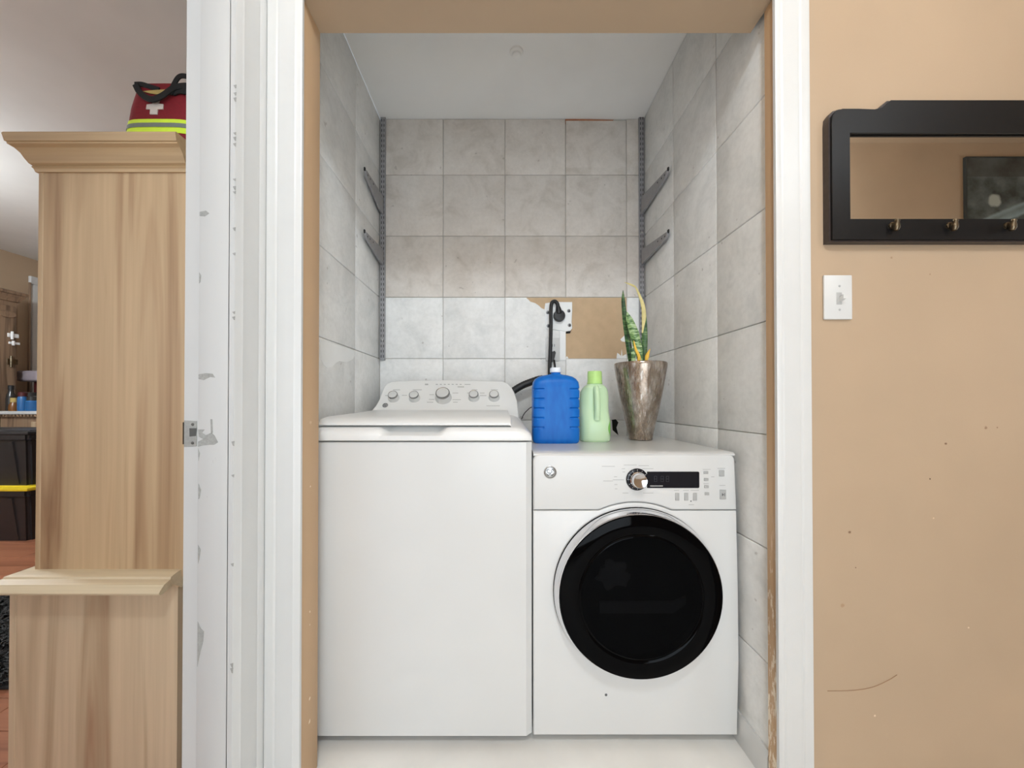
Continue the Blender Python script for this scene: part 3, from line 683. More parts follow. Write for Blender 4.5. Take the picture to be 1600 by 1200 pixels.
# planter
PX, PY = (1000.5 - CX) / F * 1.475, 1.475
t = NT('worn_metallic_glaze'); v = t.coords((1, 1, .35)); n = t.noise(v, 26, 5, .6); n2 = t.noise(t.coords((1, 1, .2)), 130, 3)
c = t.ramp(n, [(0.32, rgb(128, 112, 98)), (0.5, rgb(164, 150, 136)), (0.68, rgb(204, 196, 188))])
c = t.mix(t.ramp(n2, [(0.60, (0, 0, 0)), (0.70, (.6, .6, .6))]), c, rgb(232, 228, 222)); t.base(c)
rg = t.ramp(n2, [(0.4, (.2, .2, .2)), (0.7, (.42, .42, .42))]); t.l(rg, t.b.inputs['Roughness']); t.b.inputs['Metallic'].default_value = .9; M['glaze'] = t.m
pt = thing('planter', 'tall tapered bronze-grey planter with worn metallic glaze, holding the snake plant', 'planter', (PX, PY, DT))
MP = Matrix.Translation((PX, PY, DT)) @ Matrix.Diagonal((1, 1, .972, 1))
obj('pot', lathe([(.040, 0), (.045, .003), (.047, .02), (.055, .06), (.068, .12), (.080, .18), (.090, .24), (.0965, .28), (.0995, .30), (.0995, .309), (.097, .313), (.092, .313), (.088, .305), (.086, .29), (.02, .288)], MP, 56), M['glaze'], pt)
obj('soil', lathe([(.0865, .288), (.05, .296), (.01, .299)], MP, 24), simple('soil', rgb(60, 46, 36), 0.9, 0, .4, 90, .6), pt)
# snake plant
t = NT('variegated_leaf'); v = t.coords((14, 14, 40), True); n = t.noise(v, 1.6, 3, .6, 1.5)
t.base(t.ramp(n, [(0.34, rgb(44, 78, 42)), (0.46, rgb(86, 124, 66)), (0.56, rgb(150, 178, 120)), (0.68, rgb(196, 212, 172))])); M['leaf'] = t.rm(.35)
t = NT('dark_leaf'); v = t.coords((10, 10, 50), True); n = t.noise(v, 1.2, 3, .6, 1.2)
t.base(t.ramp(n, [(0.36, rgb(34, 60, 36)), (0.54, rgb(60, 96, 54)), (0.72, rgb(130, 158, 100))])); M['leaf_dark'] = t.rm(.35)
M['leaf_yellow'] = simple('yellow_leaf', rgb(232, 186, 66), .5, 0, .12, 40)
M['leaf_dry'] = simple('dry_leaf', rgb(214, 200, 138), .5, 0, .15, 40)
sp_ = thing('snake_plant', 'green variegated snake plant with a curled yellow tip, in the planter', 'plant', (PX, PY, DT + .288))
def leaf(pts, widths, mat, Y, twist=0.0, name='leaf', edge=None):
    pth = bez([P(a, b, Y + c_) for a, b, c_ in pts], 6); n = len(pth); secs = []
    for i, p in enumerate(pth):
        f_ = i / (n - 1) * (len(widths) - 1); k = min(int(f_), len(widths) - 2); w_ = (widths[k] + (widths[k + 1] - widths[k]) * (f_ - k)) / F * Y / 2
        d = (pth[min(i + 1, n - 1)] - pth[max(i - 1, 0)]).normalized()
        s = d.cross(Vector((0, 1, 0)))
        if s.length < .1: s = Vector((1, 0, 0))
        s.normalize(); s = Matrix.Rotation(twist, 3, d) @ s; nn = s.cross(d).normalized(); th = .0016
        secs.append([p - s * w_, p - s * w_ * .5 + nn * (w_ * .3), p + nn * (w_ * .38), p + s * w_ * .5 + nn * (w_ * .3), p + s * w_, p + s * w_ * .5 + nn * (w_ * .3 + th), p + nn * (w_ * .38 + th * 1.4), p - s * w_ * .5 + nn * (w_ * .3 + th)])
    return obj(name, loft(secs), mat, sp_)
leaf([(986.5, 568, 0), (982, 535, 0), (977, 500, 0), (974.3, 470, 0), (974, 453, 0)], [8, 9.5, 8, 6, .8], M['leaf_dark'], PY - .02)
leaf([(1001, 566, 0), (997, 545, -.005), (991, 520, -.008), (984, 500, -.008), (980, 487, -.008)], [7, 14, 15, 11, 1.2], M['leaf'], PY - .04)
leaf([(1006, 568, .0), (1007.5, 530, 0), (1007, 500, 0), (1006, 480, 0)], [9, 9.5, 8, 5], M['leaf_dark'], PY - .01)
leaf([(1004, 520, 0), (1006.5, 495, 0), (1005, 477, 0), (1000, 462, 0), (994, 449, -.01), (990, 446, -.02), (983, 443, -.03), (976.5, 440.5, -.04)], [2, 7, 6, 4, 2.6, 3.4, 2.6, .6], M['leaf_dry'], PY - .022)
leaf([(989.5, 568, 0), (990, 556, 0), (987.5, 544, 0)], [7, 7, 4], M['leaf'], PY - .055)
leaf([(1010, 567, 0), (1011.5, 556, 0), (1016, 545, 0)], [4, 6.5, .8], M['leaf_yellow'], PY - .05)
leaf([(997, 567, 0), (999, 558, 0), (993.5, 545, 0), (990.5, 532, 0)], [5, 5, 3.6, 1], M['leaf_yellow'], PY - .052)

# ------------------------------------------------------------------ outlets, plugs, cords, hose on the back wall
def bw_(px, py, lift=0.0):
    Y = YB - lift; return Vector(((px - CX) / F * Y, Y, CH + (CY - py) / F * Y))
op = thing('range_outlet', 'torn-edged white metal plate of the high-voltage outlet, upper of the two outlets', 'outlet', tuple(bw_(872, 518)))
pl = [(bx_(a), bz_(b)) for a, b in ((851, 482), (852, 474), (866, 471.5), (880, 472), (894, 472), (894, 486), (893, 503), (894, 513), (891, 517), (884, 518), (853, 513), (852, 500))]
obj('cover_plate', prism(pl, YB - .006, YB + .004, .001, 1), M['plaster'], op)
for q in ((856, 488), (889, 485.5), (890, 508), (857, 509)):
    obj('screw', lathe([(.009, 0), (.007, .002), (.002, .0025)], frame_of(bw_(*q, .006), (0, -1, 0)), 10), M['steel'], op)
    obj('screw_slot', prism([(bx_(q[0] - 1.6), bz_(q[1] + 2)), (bx_(q[0] + 1.6), bz_(q[1] + 2.4)), (bx_(q[0] + .2), bz_(q[1] - 2.4))], YB - .009, YB - .0082), M['slot'], op)
obj('gap', prism([(bx_(884), bz_(521)), (bx_(885), bz_(518)), (bx_(892.5), bz_(517)), (bx_(891), bz_(520.5))], YB + .0028, YB + .0044), M['dark_hole'], op)
lo = thing('duplex_outlet', 'white wall outlet with a small dark plug, lower of the two outlets', 'outlet', tuple(bw_(868, 564)))
obj('cover_plate', box(bx_(852.5), bx_(874), YB - .007, YB - .0002, bz_(564), bz_(528), .002, 2), M['plastic_white'], lo)
obj('raceway', box(bx_(874.5), bx_(884), YB - .004, YB - .0002, bz_(563), bz_(512), .001, 1), M['plaster'], lo)
for py in (540, 555):
    rc = obj('receptacle', lathe([(.016, 0), (.0155, .002), (.004, .0022)], frame_of(bw_(864.5, py, .007), (0, -1, 0)), 20), M['plastic_white'], lo)
    for s_ in (-1.6, 1.6): obj('slot', box(bx_(864.5 + s_) - .001, bx_(864.5 + s_) + .001, YB - .0097, YB - .0088, bz_(py + 2), bz_(py - 2)), M['slot'], rc)
# heavy plug and its cord
pg = thing('dryer_plug', 'heavy round black plug with a thick looping cord in the upper outlet', 'plug', tuple(bw_(873.5, 503, .02)))
pc = bw_(873.5, 494, .006)
obj('plug_body', lathe([(.026, 0), (.029, .004), (.0285, .018), (.025, .026), (.012, .028)], frame_of(pc, (0, -1, 0)), 32), M['black_plastic'], pg)
obj('plug_neck', tube([bw_(873.5, 490, .024), bw_(873, 484, .024), bw_(872, 478, .024)], [.017, .014, .0095], 16), M['black_plastic'], pg)
obj('cord', tube(bez([bw_(872.5, 481, .024), bw_(871, 474, .026), bw_(867, 470.5, .028), bw_(862.5, 473, .03), bw_(861, 484, .034), bw_(861, 510, .042), bw_(860.2, 545, .046), bw_(859, 577, .046), bw_(859, 600, .04), bw_(860, 640, .04)], 8), .0088, 12), M['black_plastic'], pg)
sg = thing('small_plug', 'small angled dark plug in the lower outlet', 'plug', tuple(bw_(864, 566, .02)))
obj('plug_body', loft([[bw_(a, b, l_) for a, b in ((861, 550), (867, 548), (868.6, 551), (866.5, 560), (863.5, 566), (861, 566))] for l_ in (.009, .024, .030)]), M['black_plastic'], sg)
obj('cord', tube(bez([bw_(866, 562, .018), bw_(867.5, 575, .012), bw_(868, 600, .012), bw_(868, 640, .012)], 5), .004, 8), M['black_plastic'], sg)
def rib_r(n, r): return [r * (1 + .07 * (i % 2)) for i in range(n)]
hp = bez([bw_(770, 634, .07), bw_(795, 616, .07), bw_(812, 604.5, .07), bw_(828, 597.5, .07), bw_(848, 592, .08), bw_(856, 600, .08), bw_(860, 640, .08)], 10)
tag(obj('drain_hose', tube(hp, rib_r(len(hp), .0165), 16), M['black_plastic']), 'thick black drain hose running behind the washer console', 'hose')
wp = bez([bw_(815, 655, .05), bw_(818, 648, .05), bw_(823, 642, .05), bw_(831, 636, .05), bw_(845, 634, .05)], 6)
tag(obj('thin_wire', tube(wp, .0022, 8), M['black_plastic']), 'thin black wire curving down between washer and blue jug', 'wire')

# ------------------------------------------------------------------ shelf standards and brackets
def standard(px, py0, py1, label):
    x = (px - CX) / F * YB; z1, z0 = bz_(py0), bz_(py1)
    th = thing('shelf_standard', label, 'shelf rail', (x, YB, z0), 'wall standards for adjustable shelves')
    hw = .0125
    bm = merge(box(x - hw, x + hw, YB - .0105, YB - .0005, z0, z1, .001, 1))
    obj('rail', bm, M['steel'], th)
    sl = []; z = z0 + .012
    while z < z1 - .02:
        for s_ in (-1, 1): sl.append(box(x + s_ * .0055 - .0014, x + s_ * .0055 + .0014, YB - .0112, YB - .0098, z, z + .013))
        z += .0254
    o = obj('slots', merge(*sl), M['slot'], th); o['kind'] = 'stuff'
    for zz in (z0 + .1, (z0 + z1) / 2 + .02, z1 - .18):
        obj('screw', lathe([(.005, 0), (.004, .0018), (.001, .0022)], frame_of((x, YB - .0105, zz), (0, -1, 0)), 10), M['silver'], th)
    return x
sxl = standard(598.3, 178, 563, 'slotted grey steel shelf standard in the corner above the washer')
sxr = standard(1002.5, 180, 560, 'slotted grey steel shelf standard in the corner above the planter')
def bracket(x, zt, zb, tip_y, tip_z, label):
    th = thing('shelf_bracket', label, 'shelf bracket', (x, YB - .01, zb), 'shelf brackets hooked into the standards')
    poly = [(YB - .0105, zb), (YB - .0105, zt), (tip_y + .01, tip_z + .002), (tip_y, tip_z - .001), (tip_y + .002, tip_z - .012), (tip_y + .02, tip_z - .024), (YB - .06, zb + .002)]
    hw = .0055
    bm = loft([[Vector((x - hw, a, b)) for a, b in poly], [Vector((x + hw, a, b)) for a, b in poly]])
    bmesh.ops.bevel(bm, geom=bm.edges[:], offset=.001, segments=1, affect='EDGES')
    obj('arm', bm, M['steel'], th)
    L = tip_y
    for k in (.02, .05, .09):
        y = tip_y + k; z = tip_z - .008 + (zt - tip_z) * k / (YB - tip_y)
        obj('hole', box(x - hw - .0006, x + hw + .0006, y - .003, y + .003, z - .009, z - .003), M['slot'], th)
    obj('tip_hook', box(x - .003, x + .003, tip_y - .006, tip_y + .004, tip_z - .006, tip_z + .008, .001, 1), M['slot'], th)
for sx_, nm, tx in ((sxl, 'washer side', 569), (sxr, 'planter side', 1045)):
    ty = sx_ * F / (tx - CX)
    for (yt, yb_, pt_, w_) in ((309, 336, 263, 'upper'), (391, 415, 361, 'lower')):
        tz = CH + (CY - pt_) / F * ty
        bracket(sx_, bz_(yt), bz_(yb_), ty, tz, w_ + ' grey steel shelf bracket on the ' + nm + ' standard')

# ------------------------------------------------------------------ mirror with coat hooks
MY = 0.912
def mx_(px, Y=MY): return (px - CX) / F * Y
def mz_(py, Y=MY): return CH + (CY - py) / F * Y
mxc = mx_(1576); mx0 = mx_(1303)
def sym(pts): return pts + [(2 * mxc - a, b) for a, b in pts[::-1]]
outer = sym([(mx0, mz_(373)), (mx0, mz_(190)), (mx_(1304), mz_(178)), (mx_(1310), mz_(170)), (mx_(1320), mz_(167)), (mx_(1345), mz_(167)), (mx_(1372), mz_(168)), (mx_(1384), mz_(165)), (mx_(1391), mz_(158)), (mx_(1396), mz_(153.5))])
mh = thing('hook_mirror', 'black wooden wall mirror with a stepped top and coat hooks, on the beige wall', 'mirror', (mxc, YW, mz_(375)))
ix0, ix1, iz0, iz1 = mx_(1331), 2 * mxc - mx_(1331), mz_(341), mz_(205)
def ring(poly, inner, y0, y1):
    bm = bmesh.new()
    def loopv(pts, y): return [bm.verts.new((a, y, b)) for a, b in pts]
    res = []
    for y in (y0, y1):
        o_ = loopv(poly, y); i_ = loopv(inner, y); res.append((o_, i_))
        ed = [bm.edges.new((o_[k], o_[(k + 1) % len(o_)])) for k in range(len(o_))] + [bm.edges.new((i_[k], i_[(k + 1) % len(i_)])) for k in range(len(i_))]
        bmesh.ops.triangle_fill(bm, use_beauty=True, edges=ed)
    for k in (0, 1):
        A, Bq = res[0][k], res[1][k]
        for q in range(len(A)): bm.faces.new((A[q], A[(q + 1) % len(A)], Bq[(q + 1) % len(A)], Bq[q]))
    bmesh.ops.recalc_face_normals(bm, faces=bm.faces); return bm
inner = [(ix0, iz0), (ix0, iz1), (ix1, iz1), (ix1, iz0)]
cen = Vector((mxc, 0, (iz0 + iz1) / 2))
obj('frame', ring(outer, inner, MY, YW - .0005), M['frame_black'], mh)
# slightly larger stepped back edge
back = [(a + (-.004 if a < mxc else .004), b + (.003 if b > cen.z else -.004)) for a, b in outer]
obj('back_edge', ring(back, inner, MY + .006, YW - .0004), M['frame_edge'], mh)
obj('mirror_glass', box(ix0, ix1, MY + .008, MY + .012, iz0, iz1), M['mirror'], mh, 'mirror glass')
for k in range(5):
    hx = mx_(1396 + 90 * k); hz = mz_(352)
    h = obj('coat_hook', lathe([(.009, 0), (.0085, .003), (.004, .005)], frame_of((hx, MY, hz), (0, -1, 0)), 16), M['bronze'], mh, 'small aged-bronze hook')
    obj('hook_arm', lathe([(.0015, -.014), (.0052, -.012), (.0072, -.006), (.0064, .001), (.0046, .007), (.0055, .010), (.0045, .013), (.001, .014)], frame_of((hx, MY - .011, hz - .003), (0, -.15, 1)), 16), M['bronze'], h)
# light switch
sw = thing('light_switch', 'white toggle light switch on the beige wall under the mirror', 'light switch', tuple(P(1310, 499, YW)))
s_ = lambda px: (px - CX) / F * (YW - .004)
z_ = lambda py: CH + (CY - py) / F * (YW - .004)
obj('plate', box(s_(1288), s_(1332), YW - .006, YW - .0004, z_(499), z_(429.5), .0022, 2), M['plastic_white'], sw)
obj('toggle_slot', box(s_(1310) - .005, s_(1310) + .008, YW - .0066, YW - .0055, z_(476), z_(457)), M['light_print'], sw)
tg = loft([[Vector((s_(1313) + a, YW - .006 - l_, z_(468) + b + l_ * .35)) for a, b in ((-.004, -.005), (.004, -.005), (.004, .005), (-.004, .005))] for l_ in (0, .011, .013)])
obj('toggle', tg, M['plastic_white'], sw)
for py in (447, 484): obj('screw', lathe([(.003, 0), (.0022, .0009)], frame_of((s_(1312), YW - .006, z_(py)), (0, -1, 0)), 10), M['grey_print'], sw)

# ------------------------------------------------------------------ pine armoire in the far room
AY = 0.96
UL, UR = (57 - CX) / F * AY, (291 - CX) / F * AY
ar = thing('pine_armoire', 'tall pale pine armoire with crown moulding beside the white doorway jamb', 'armoire', ((UL + UR) / 2, 1.36, 0))
BL = (18 - CX) / F * (AY - .004); BR = (280 - CX) / F * (AY - .004)
ZL = CH + (CY - 888) / F * AY; ZC = CH + (CY - 266) / F * AY
YE = 1.76
obj('upper_side', box(UL + .014, UR, AY, AY + .02, ZL - .02, ZC + .02), M['pine'], ar)
obj('corner_stile', box(UL, UL + .0135, AY - .0012, AY + .02, ZL - .02, ZC + .02, .002, 1), M['pine'], ar)
obj('carcass', box(UL + .002, UR - .001, AY + .02, YE, ZL - .02, ZC + .03), M['pine'], ar)
obj('lower_side', box(BL + .018, BR, AY - .004, AY + .02, 0.0, ZL - .03), M['pine_base'], ar)
obj('lower_stile', box(BL, BL + .0175, AY - .005, AY + .02, 0.0, ZL - .03, .002, 1), M['pine_base'], ar)
obj('lower_carcass', box(BL + .002, BR - .001, AY + .02, YE + .005, 0, ZL - .03), M['pine_base'], ar)
def moulding(prof, xl, xr, yf, yb):
    """prof: (outward, z) swept along the front edge and, mitred, along the outer side"""
    s0 = [Vector((xr, yf - d, z)) for d, z in prof]; s1 = [Vector((xl - d, yf - d, z)) for d, z in prof]; s2 = [Vector((xl - d, yb, z)) for d, z in prof]
    return loft([s0, s1, s2])
ct = CH + (CY - 205) / F * (AY - .036)
cpf = [(-.02, ZC - .004), (.004, ZC - .004), (.006, ZC + .003), (.009, ZC + .007), (.007, ZC + .010), (.012, ZC + .014), (.017, ZC + .024), (.021, ZC + .034), (.028, ZC + .043), (.036, ZC + .048), (.036, ZC + .052), (.039, ZC + .053), (.042, ct - .004), (.040, ct), (-.02, ct)]
obj('crown_moulding', moulding(cpf, UL, UR + .004, AY, YE), M['pine_x'], ar, ang=20)
obj('top_board', box(UL - .01, UR + .003, AY - .005, YE, ct - .012, ct - .0005), M['pine_x'], ar)
lpf = [(-.015, ZL), (.012, ZL - .001), (.030, ZL - .006), (.032, ZL - .011), (.050, ZL - .0165), (.0515, ZL - .019), (.060, ZL - .026), (.063, ZL - .031), (.061, ZL - .036), (.052, ZL - .036), (.020, ZL - .029), (0.0, ZL - .046), (-.015, ZL - .046)]
obj('ledge_moulding', moulding(lpf, UL - .008, (286 - CX) / F * AY, AY - .001, YE), M['pine_ledge'], ar, ang=20)
# doors on the far, front side of the armoire
for k in range(2):
    y0 = AY + .03 + k * .385
    dd = obj('door', box(UL - .018, UL - .0005, y0, y0 + .38, ZL + .03, ZC - .01, .003, 1), M['pine'], ar)
    obj('knob', lathe([(.008, 0), (.007, .012), (.015, .02), (.012, .028), (.004, .03)], frame_of((UL - .018, y0 + (.34 if k == 0 else .04), (ZL + ZC) / 2), (-1, 0, 0)), 16), M['bronze'], dd)
dd = obj('drawer', box(BL - .018, BL - .0005, AY + .03, YE - .03, .08, ZL - .06, .003, 1), M['pine_base'], ar)
for yk in (1.15, 1.55): obj('knob', lathe([(.008, 0), (.007, .012), (.015, .02), (.012, .028), (.004, .03)], frame_of((BL - .018, yk, .3), (-1, 0, 0)), 16), M['bronze'], dd)

# first-aid bag on top of the armoire
KY = 0.985
M['red'] = simple('red_cordura', rgb(120, 8, 24), .75, 0, .12, 200, .3)
M['hiviz'] = simple('yellow_reflective', rgb(206, 232, 60), .5, 0, .04, 90)
M['strip_grey'] = simple('grey_reflective', rgb(120, 128, 120), .4, .2, .05, 90)
M['strap'] = simple('black_webbing', rgb(20, 20, 20), .8, 0, .2, 200, .3)
M['lining'] = simple('ochre_lining', rgb(184, 160, 96), .8, 0, .1, 60)
M['cross'] = simple('white_cross', rgb(206, 196, 186), .7, 0, .03, 60)
bx0 = (181 - CX) / F * KY; bx1 = -.818; bzt = ct + .20
bag = thing('first_aid_bag', 'red soft first-aid bag with black straps and white cross, on top of the pine armoire', 'bag', ((bx0 + bx1) / 2, KY + .07, ct))
KZ = lambda py: CH + (CY - py) / F * KY
kx = lambda px: (px - CX) / F * KY
def bag_sec(z):
    f_ = (z - ct) / .2
    x0 = bx0 + .020 * f_ + (.012 * max(0, f_ - .6) * 2.5); x1 = bx1 - .004 * f_; hy = .075 * (1 - .18 * f_ ** 1.5)
    return superel((x0 + x1) / 2, KY + .07, (x1 - x0) / 2, hy, z, 40, 5)
def bag_y(z): return KY + .07 - .075 * (1 - .18 * ((z - ct) / .2) ** 1.5)
obj('body', loft([bag_sec(ct + .2 * k / 12) for k in range(12)]), M['red'], bag)
def wrap(z0f, z1f, mat, nm):
    secs = []
    for z_a in (z0f, z1f):
        s = bag_sec(z_a); c0 = Vector((sum(q.x for q in s) / len(s), KY + .07, z_a)); secs.append([c0 + (q - c0) * 1.0 + Vector(((q.x - c0.x), (q.y - c0.y), 0)).normalized() * .0015 for q in s])
    return obj(nm, loft(secs, False), mat, bag)
wrap(KZ(207) , KZ(184.5), M['hiviz'], 'reflective_band'); 
s = []
for z_a in (KZ(198), KZ(191)):
    q0 = bag_sec(z_a); c0 = Vector((sum(q.x for q in q0) / len(q0), KY + .07, z_a)); s.append([q + Vector((q.x - c0.x, q.y - c0.y, 0)).normalized() * .0026 for q in q0])
obj('grey_stripe', loft(s, False), M['strip_grey'], bag)
def flat(pts, mat, nm, lift, th=.002):
    fr_ = []; 
    for a, b in pts:
        z = KZ(b); fr_.append(Vector((kx(a), bag_y(z) - lift, z)))
    return obj(nm, loft([fr_, [q + Vector((0, th, 0)) for q in fr_]]), mat, bag)
cxp, cyp = 238.5, 163.5
flat([(232, 177), (232, 168.5), (225.5, 168.5), (226, 160.5), (235, 159), (237, 148.5), (247, 148.5), (244, 159), (252, 160), (252, 168.5), (244, 168.5), (243.5, 177)], M['cross'], 'cross_patch', .002)
flat([(219, 139), (236, 137), (255, 136), (258, 142), (245, 144.5), (230, 142.5)], M['lining'], 'open_lining', .004)
def strap(pts, wpx, nm, lift=.005):
    pth = bez([Vector((kx(a), bag_y(min(KZ(b), ct + .19)) - lift - c_, KZ(b))) for a, b, c_ in pts], 6); secs = []
    for i, p in enumerate(pth):
        d = (pth[min(i + 1, len(pth) - 1)] - pth[max(i - 1, 0)]).normalized(); sd = d.cross(Vector((0, 1, 0))).normalized() * wpx / F * KY / 2
        secs.append([p - sd, p + sd, p + sd + Vector((0, .003, 0)), p - sd + Vector((0, .003, 0))])
    return obj(nm, loft(secs), M['strap'], bag)
strap([(206, 127, 0), (214, 140, .002), (226, 151, .005), (240, 157, .008), (253, 152, .008), (262, 143, .006), (270, 135, .004), (282, 131, .002), (296, 130, 0)], 9, 'strap')
strap([(204, 126, -.002), (215, 126, -.002), (228, 130, -.002), (243, 135, -.002)], 7, 'strap')
strap([(264, 146, .003), (269, 128, .003), (276, 116, .003), (286, 115, .003), (296, 120, .003)], 7, 'strap')
strap([(266, 140, .001), (276, 136, .001), (286, 137, .001), (296, 138, .001)], 14, 'strap')

# ------------------------------------------------------------------ far room furniture
cd = thing('old_dresser', 'old wooden dresser with white top behind the storage totes', 'dresser', (-3.8, 3.5, 0))
obj('body', box(-4.30, -3.30, 3.19, 3.78, 0.06, .885), M['oldwood'], cd)
obj('top', box(-4.31, -3.27, 3.15, 3.80, .905, .932, .004, 2), M['white_trim'], cd)
dn = [box(-4.305 + .03 * k, -4.305 + .03 * k + .018, 3.158, 3.19, .886, .905) for k in range(34)]
o = obj('dentil_trim', merge(*dn), M['oldwood'], cd); o['kind'] = 'stuff'
for k in range(3):
    q = obj('drawer', box(-4.02, -3.36, 3.172, 3.19, .12 + .25 * k, .34 + .25 * k, .004, 1), M['pine_base'], cd)
    for xk in (-3.96, -3.45): obj('knob', lathe([(.008, 0), (.007, .012), (.015, .02), (.012, .028), (.004, .03)], frame_of((xk, 3.172, .23 + .25 * k), (0, -1, 0)), 12), M['plaster'], q)
cX = -4.35; cYb = (-cX) * F / (CX - 26)
cb = thing('cupboard', 'brown wooden armoire with moulded cornice and metal hinges, against the far side wall', 'armoire', (-4.47, 2.9, 0))
obj('body', box(-4.598, cX, 2.45, cYb, 0, 1.915), M['oldwood'], cb)
cs = [(0, 1.90), (.012, 1.905), (.015, 1.92), (.035, 1.945), (.038, 1.96), (.05, 1.965), (.052, 1.985), (.04, 1.995), (-.02, 2.0), (-.02, 1.90)]
obj('cornice', loft([[Vector((cX + d, y, z)) for d, z in cs] for y in (2.43, cYb)] + [[Vector((cX + d, cYb + max(d, 0) * .8, z)) for d, z in cs]]), M['oldwood'], cb)
cdoor = obj('door', box(cX + .0005, cX + .016, 2.55, cYb - .02, .3, 1.86, .003, 1), M['oldwood'], cb)
def cpt(px, py): Y = -(cX + .016) * F / (CX - px); return Vector((cX + .016, Y, CH + (CY - py) / F * Y))
obj('medallion', lathe([(.040, 0), (.037, .008), (.028, .006), (.01, .010)], frame_of(cpt(9, 490), (1, 0, 0)) @ Matrix.Diagonal((1.6, .8, 1, 1)), 24), M['oldwood'], cdoor)
for px, py, hh, mt in ((16, 565, .05, 'bronze'), (17, 524, .035, 'plaster'), (19, 536, .02, 'plaster')):
    q = cpt(px, py); obj('hinge', merge(box(q.x, q.x + .008, q.y - .03, q.y + .045, q.z - hh / 2, q.z + hh / 2, .002, 1), lathe([(.009, -hh), (.010, 0), (.009, hh)], Matrix.Translation((q.x + .006, q.y, q.z)), 10)), M[mt], cdoor)
# things on the dresser top
def bottle(px, Y, prof, mat, label, cat, name, capmat=None, group=None):
    x = (px - CX) / F * Y
    th = thing(name, label, cat, (x, Y, .932), group)
    obj('body', lathe(prof, Matrix.Translation((x, Y, .932)), 20), mat, th)
    top = prof[-1][1]; rr = prof[-1][0]
    if capmat: obj('cap', lathe([(rr * 1.15, top - .004), (rr * 1.15, top + .03), (rr * .9, top + .034)], Matrix.Translation((x, Y, .932)), 16), capmat, th)
M['dark_glass'] = simple('dark_bottle', rgb(50, 48, 46), .2)
M['amber'] = simple('amber_bottle', rgb(120, 78, 40), .25)
M['blue_tin'] = simple('blue_tin', rgb(40, 96, 150), .35)
M['maroon'] = simple('maroon_plastic', rgb(78, 30, 32), .3)
bottle(17, 3.23, [(.029, 0), (.030, .01), (.030, .11), (.026, .14), (.018, .16), (.016, .19)], M['dark_glass'], 'dark bottle on the dresser in front of the cupboard', 'bottle', 'dark_bottle', M['black_plastic'])
bottle(21.5, 3.19, [(.028, 0), (.030, .01), (.029, .05), (.02, .07), (.018, .08)], M['amber'], 'short amber jar on the dresser beside the dark bottle', 'jar', 'amber_jar', M['lining'])
bottle(35.5, 3.19, [(.030, 0), (.031, .01), (.031, .11), (.024, .13)], M['blue_tin'], 'slim blue tin on the dresser', 'tin', 'blue_tin', M['maroon'])
bottle(51, 3.20, [(.040, 0), (.042, .01), (.042, .08), (.03, .095)], M['blue_tin'], 'wide blue tin at the front edge of the dresser', 'tin', 'wide_tin', M['dark_glass'])
cm = thing('coffee_maker', 'maroon and black coffee maker on the dresser behind the tins', 'coffee maker', (-4.3, 3.5, .932))
cx0, cx1 = (24 - CX) / F * 3.4, (60 - CX) / F * 3.4
obj('body', box(cx0 + .08, cx1, 3.46, 3.64, .932, 1.25, .02, 3), M['maroon'], cm)
obj('head', box(cx0, cx1, 3.39, 3.64, 1.20, 1.30, .025, 3), simple('grey_lilac_lid', rgb(150, 140, 146), .35), cm)
obj('carafe', lathe([(.06, 0), (.075, .04), (.07, .12), (.05, .15)], Matrix.Translation((cx0 + .09, 3.43, .95)), 20), M['dark_glass'], cm)
obj('hot_plate', box(cx0, cx1, 3.345, 3.64, .932, .95, .004, 1), M['black_plastic'], cm)
# storage totes
M['tote'] = simple('black_tote', rgb(34, 35, 38), .4, 0, .08, 20)
M['tote_yellow'] = simple('yellow_lid', rgb(222, 196, 40), .4, 0, .05, 20)
def tote(z0, xr, lidmat, label, Y0=2.66, Yb=3.08):
    xl = xr - .78
    th = thing('storage_tote', label, 'storage tote', ((xl + xr) / 2, (Y0 + Yb) / 2, z0), 'stacked storage totes')
    s = []
    for z, i_ in ((0, .045), (.33, .005), (.335, -.008), (.37, -.010)):
        s.append([Vector((a, b, z0 + z)) for a, b in ((xl + i_, Y0 + i_), (xr - i_, Y0 + i_), (xr - i_, Yb - i_), (xl + i_, Yb - i_))])
    bm = loft(s); bmesh.ops.bevel(bm, geom=[e for e in bm.edges if abs(e.verts[0].co.z - e.verts[1].co.z) > .01], offset=.02, segments=3, affect='EDGES')
    b = obj('bin', bm, M['tote'], th)
    for k in range(4):
        xx = xl + .13 + k * .175
        obj('rib', loft([[Vector((xx + a, Y0 + .045 - (.04 * f_) + yy, z0 + .01 + .31 * f_)) for a, yy in ((-.02, .006), (-.014, -.008), (.014, -.008), (.02, .006))] for f_ in (0, 1)]), M['tote'], b)
    obj('lid', merge(box(xl - .015, xr + .015, Y0 - .015, Yb + .015, z0 + .371, z0 + .395, .006, 2), box(xl + .03, xr - .03, Y0 + .03, Yb - .03, z0 + .39, z0 + .402, .004, 1)), lidmat, th)
TX = (50 - CX) / F * 2.68 
tote(.0, TX, M['tote_yellow'], 'black storage tote with yellow lid, on the wood floor under another tote')
tote(.4025, TX, M['tote'], 'black storage tote with black lid, stacked on the yellow-lidded tote')
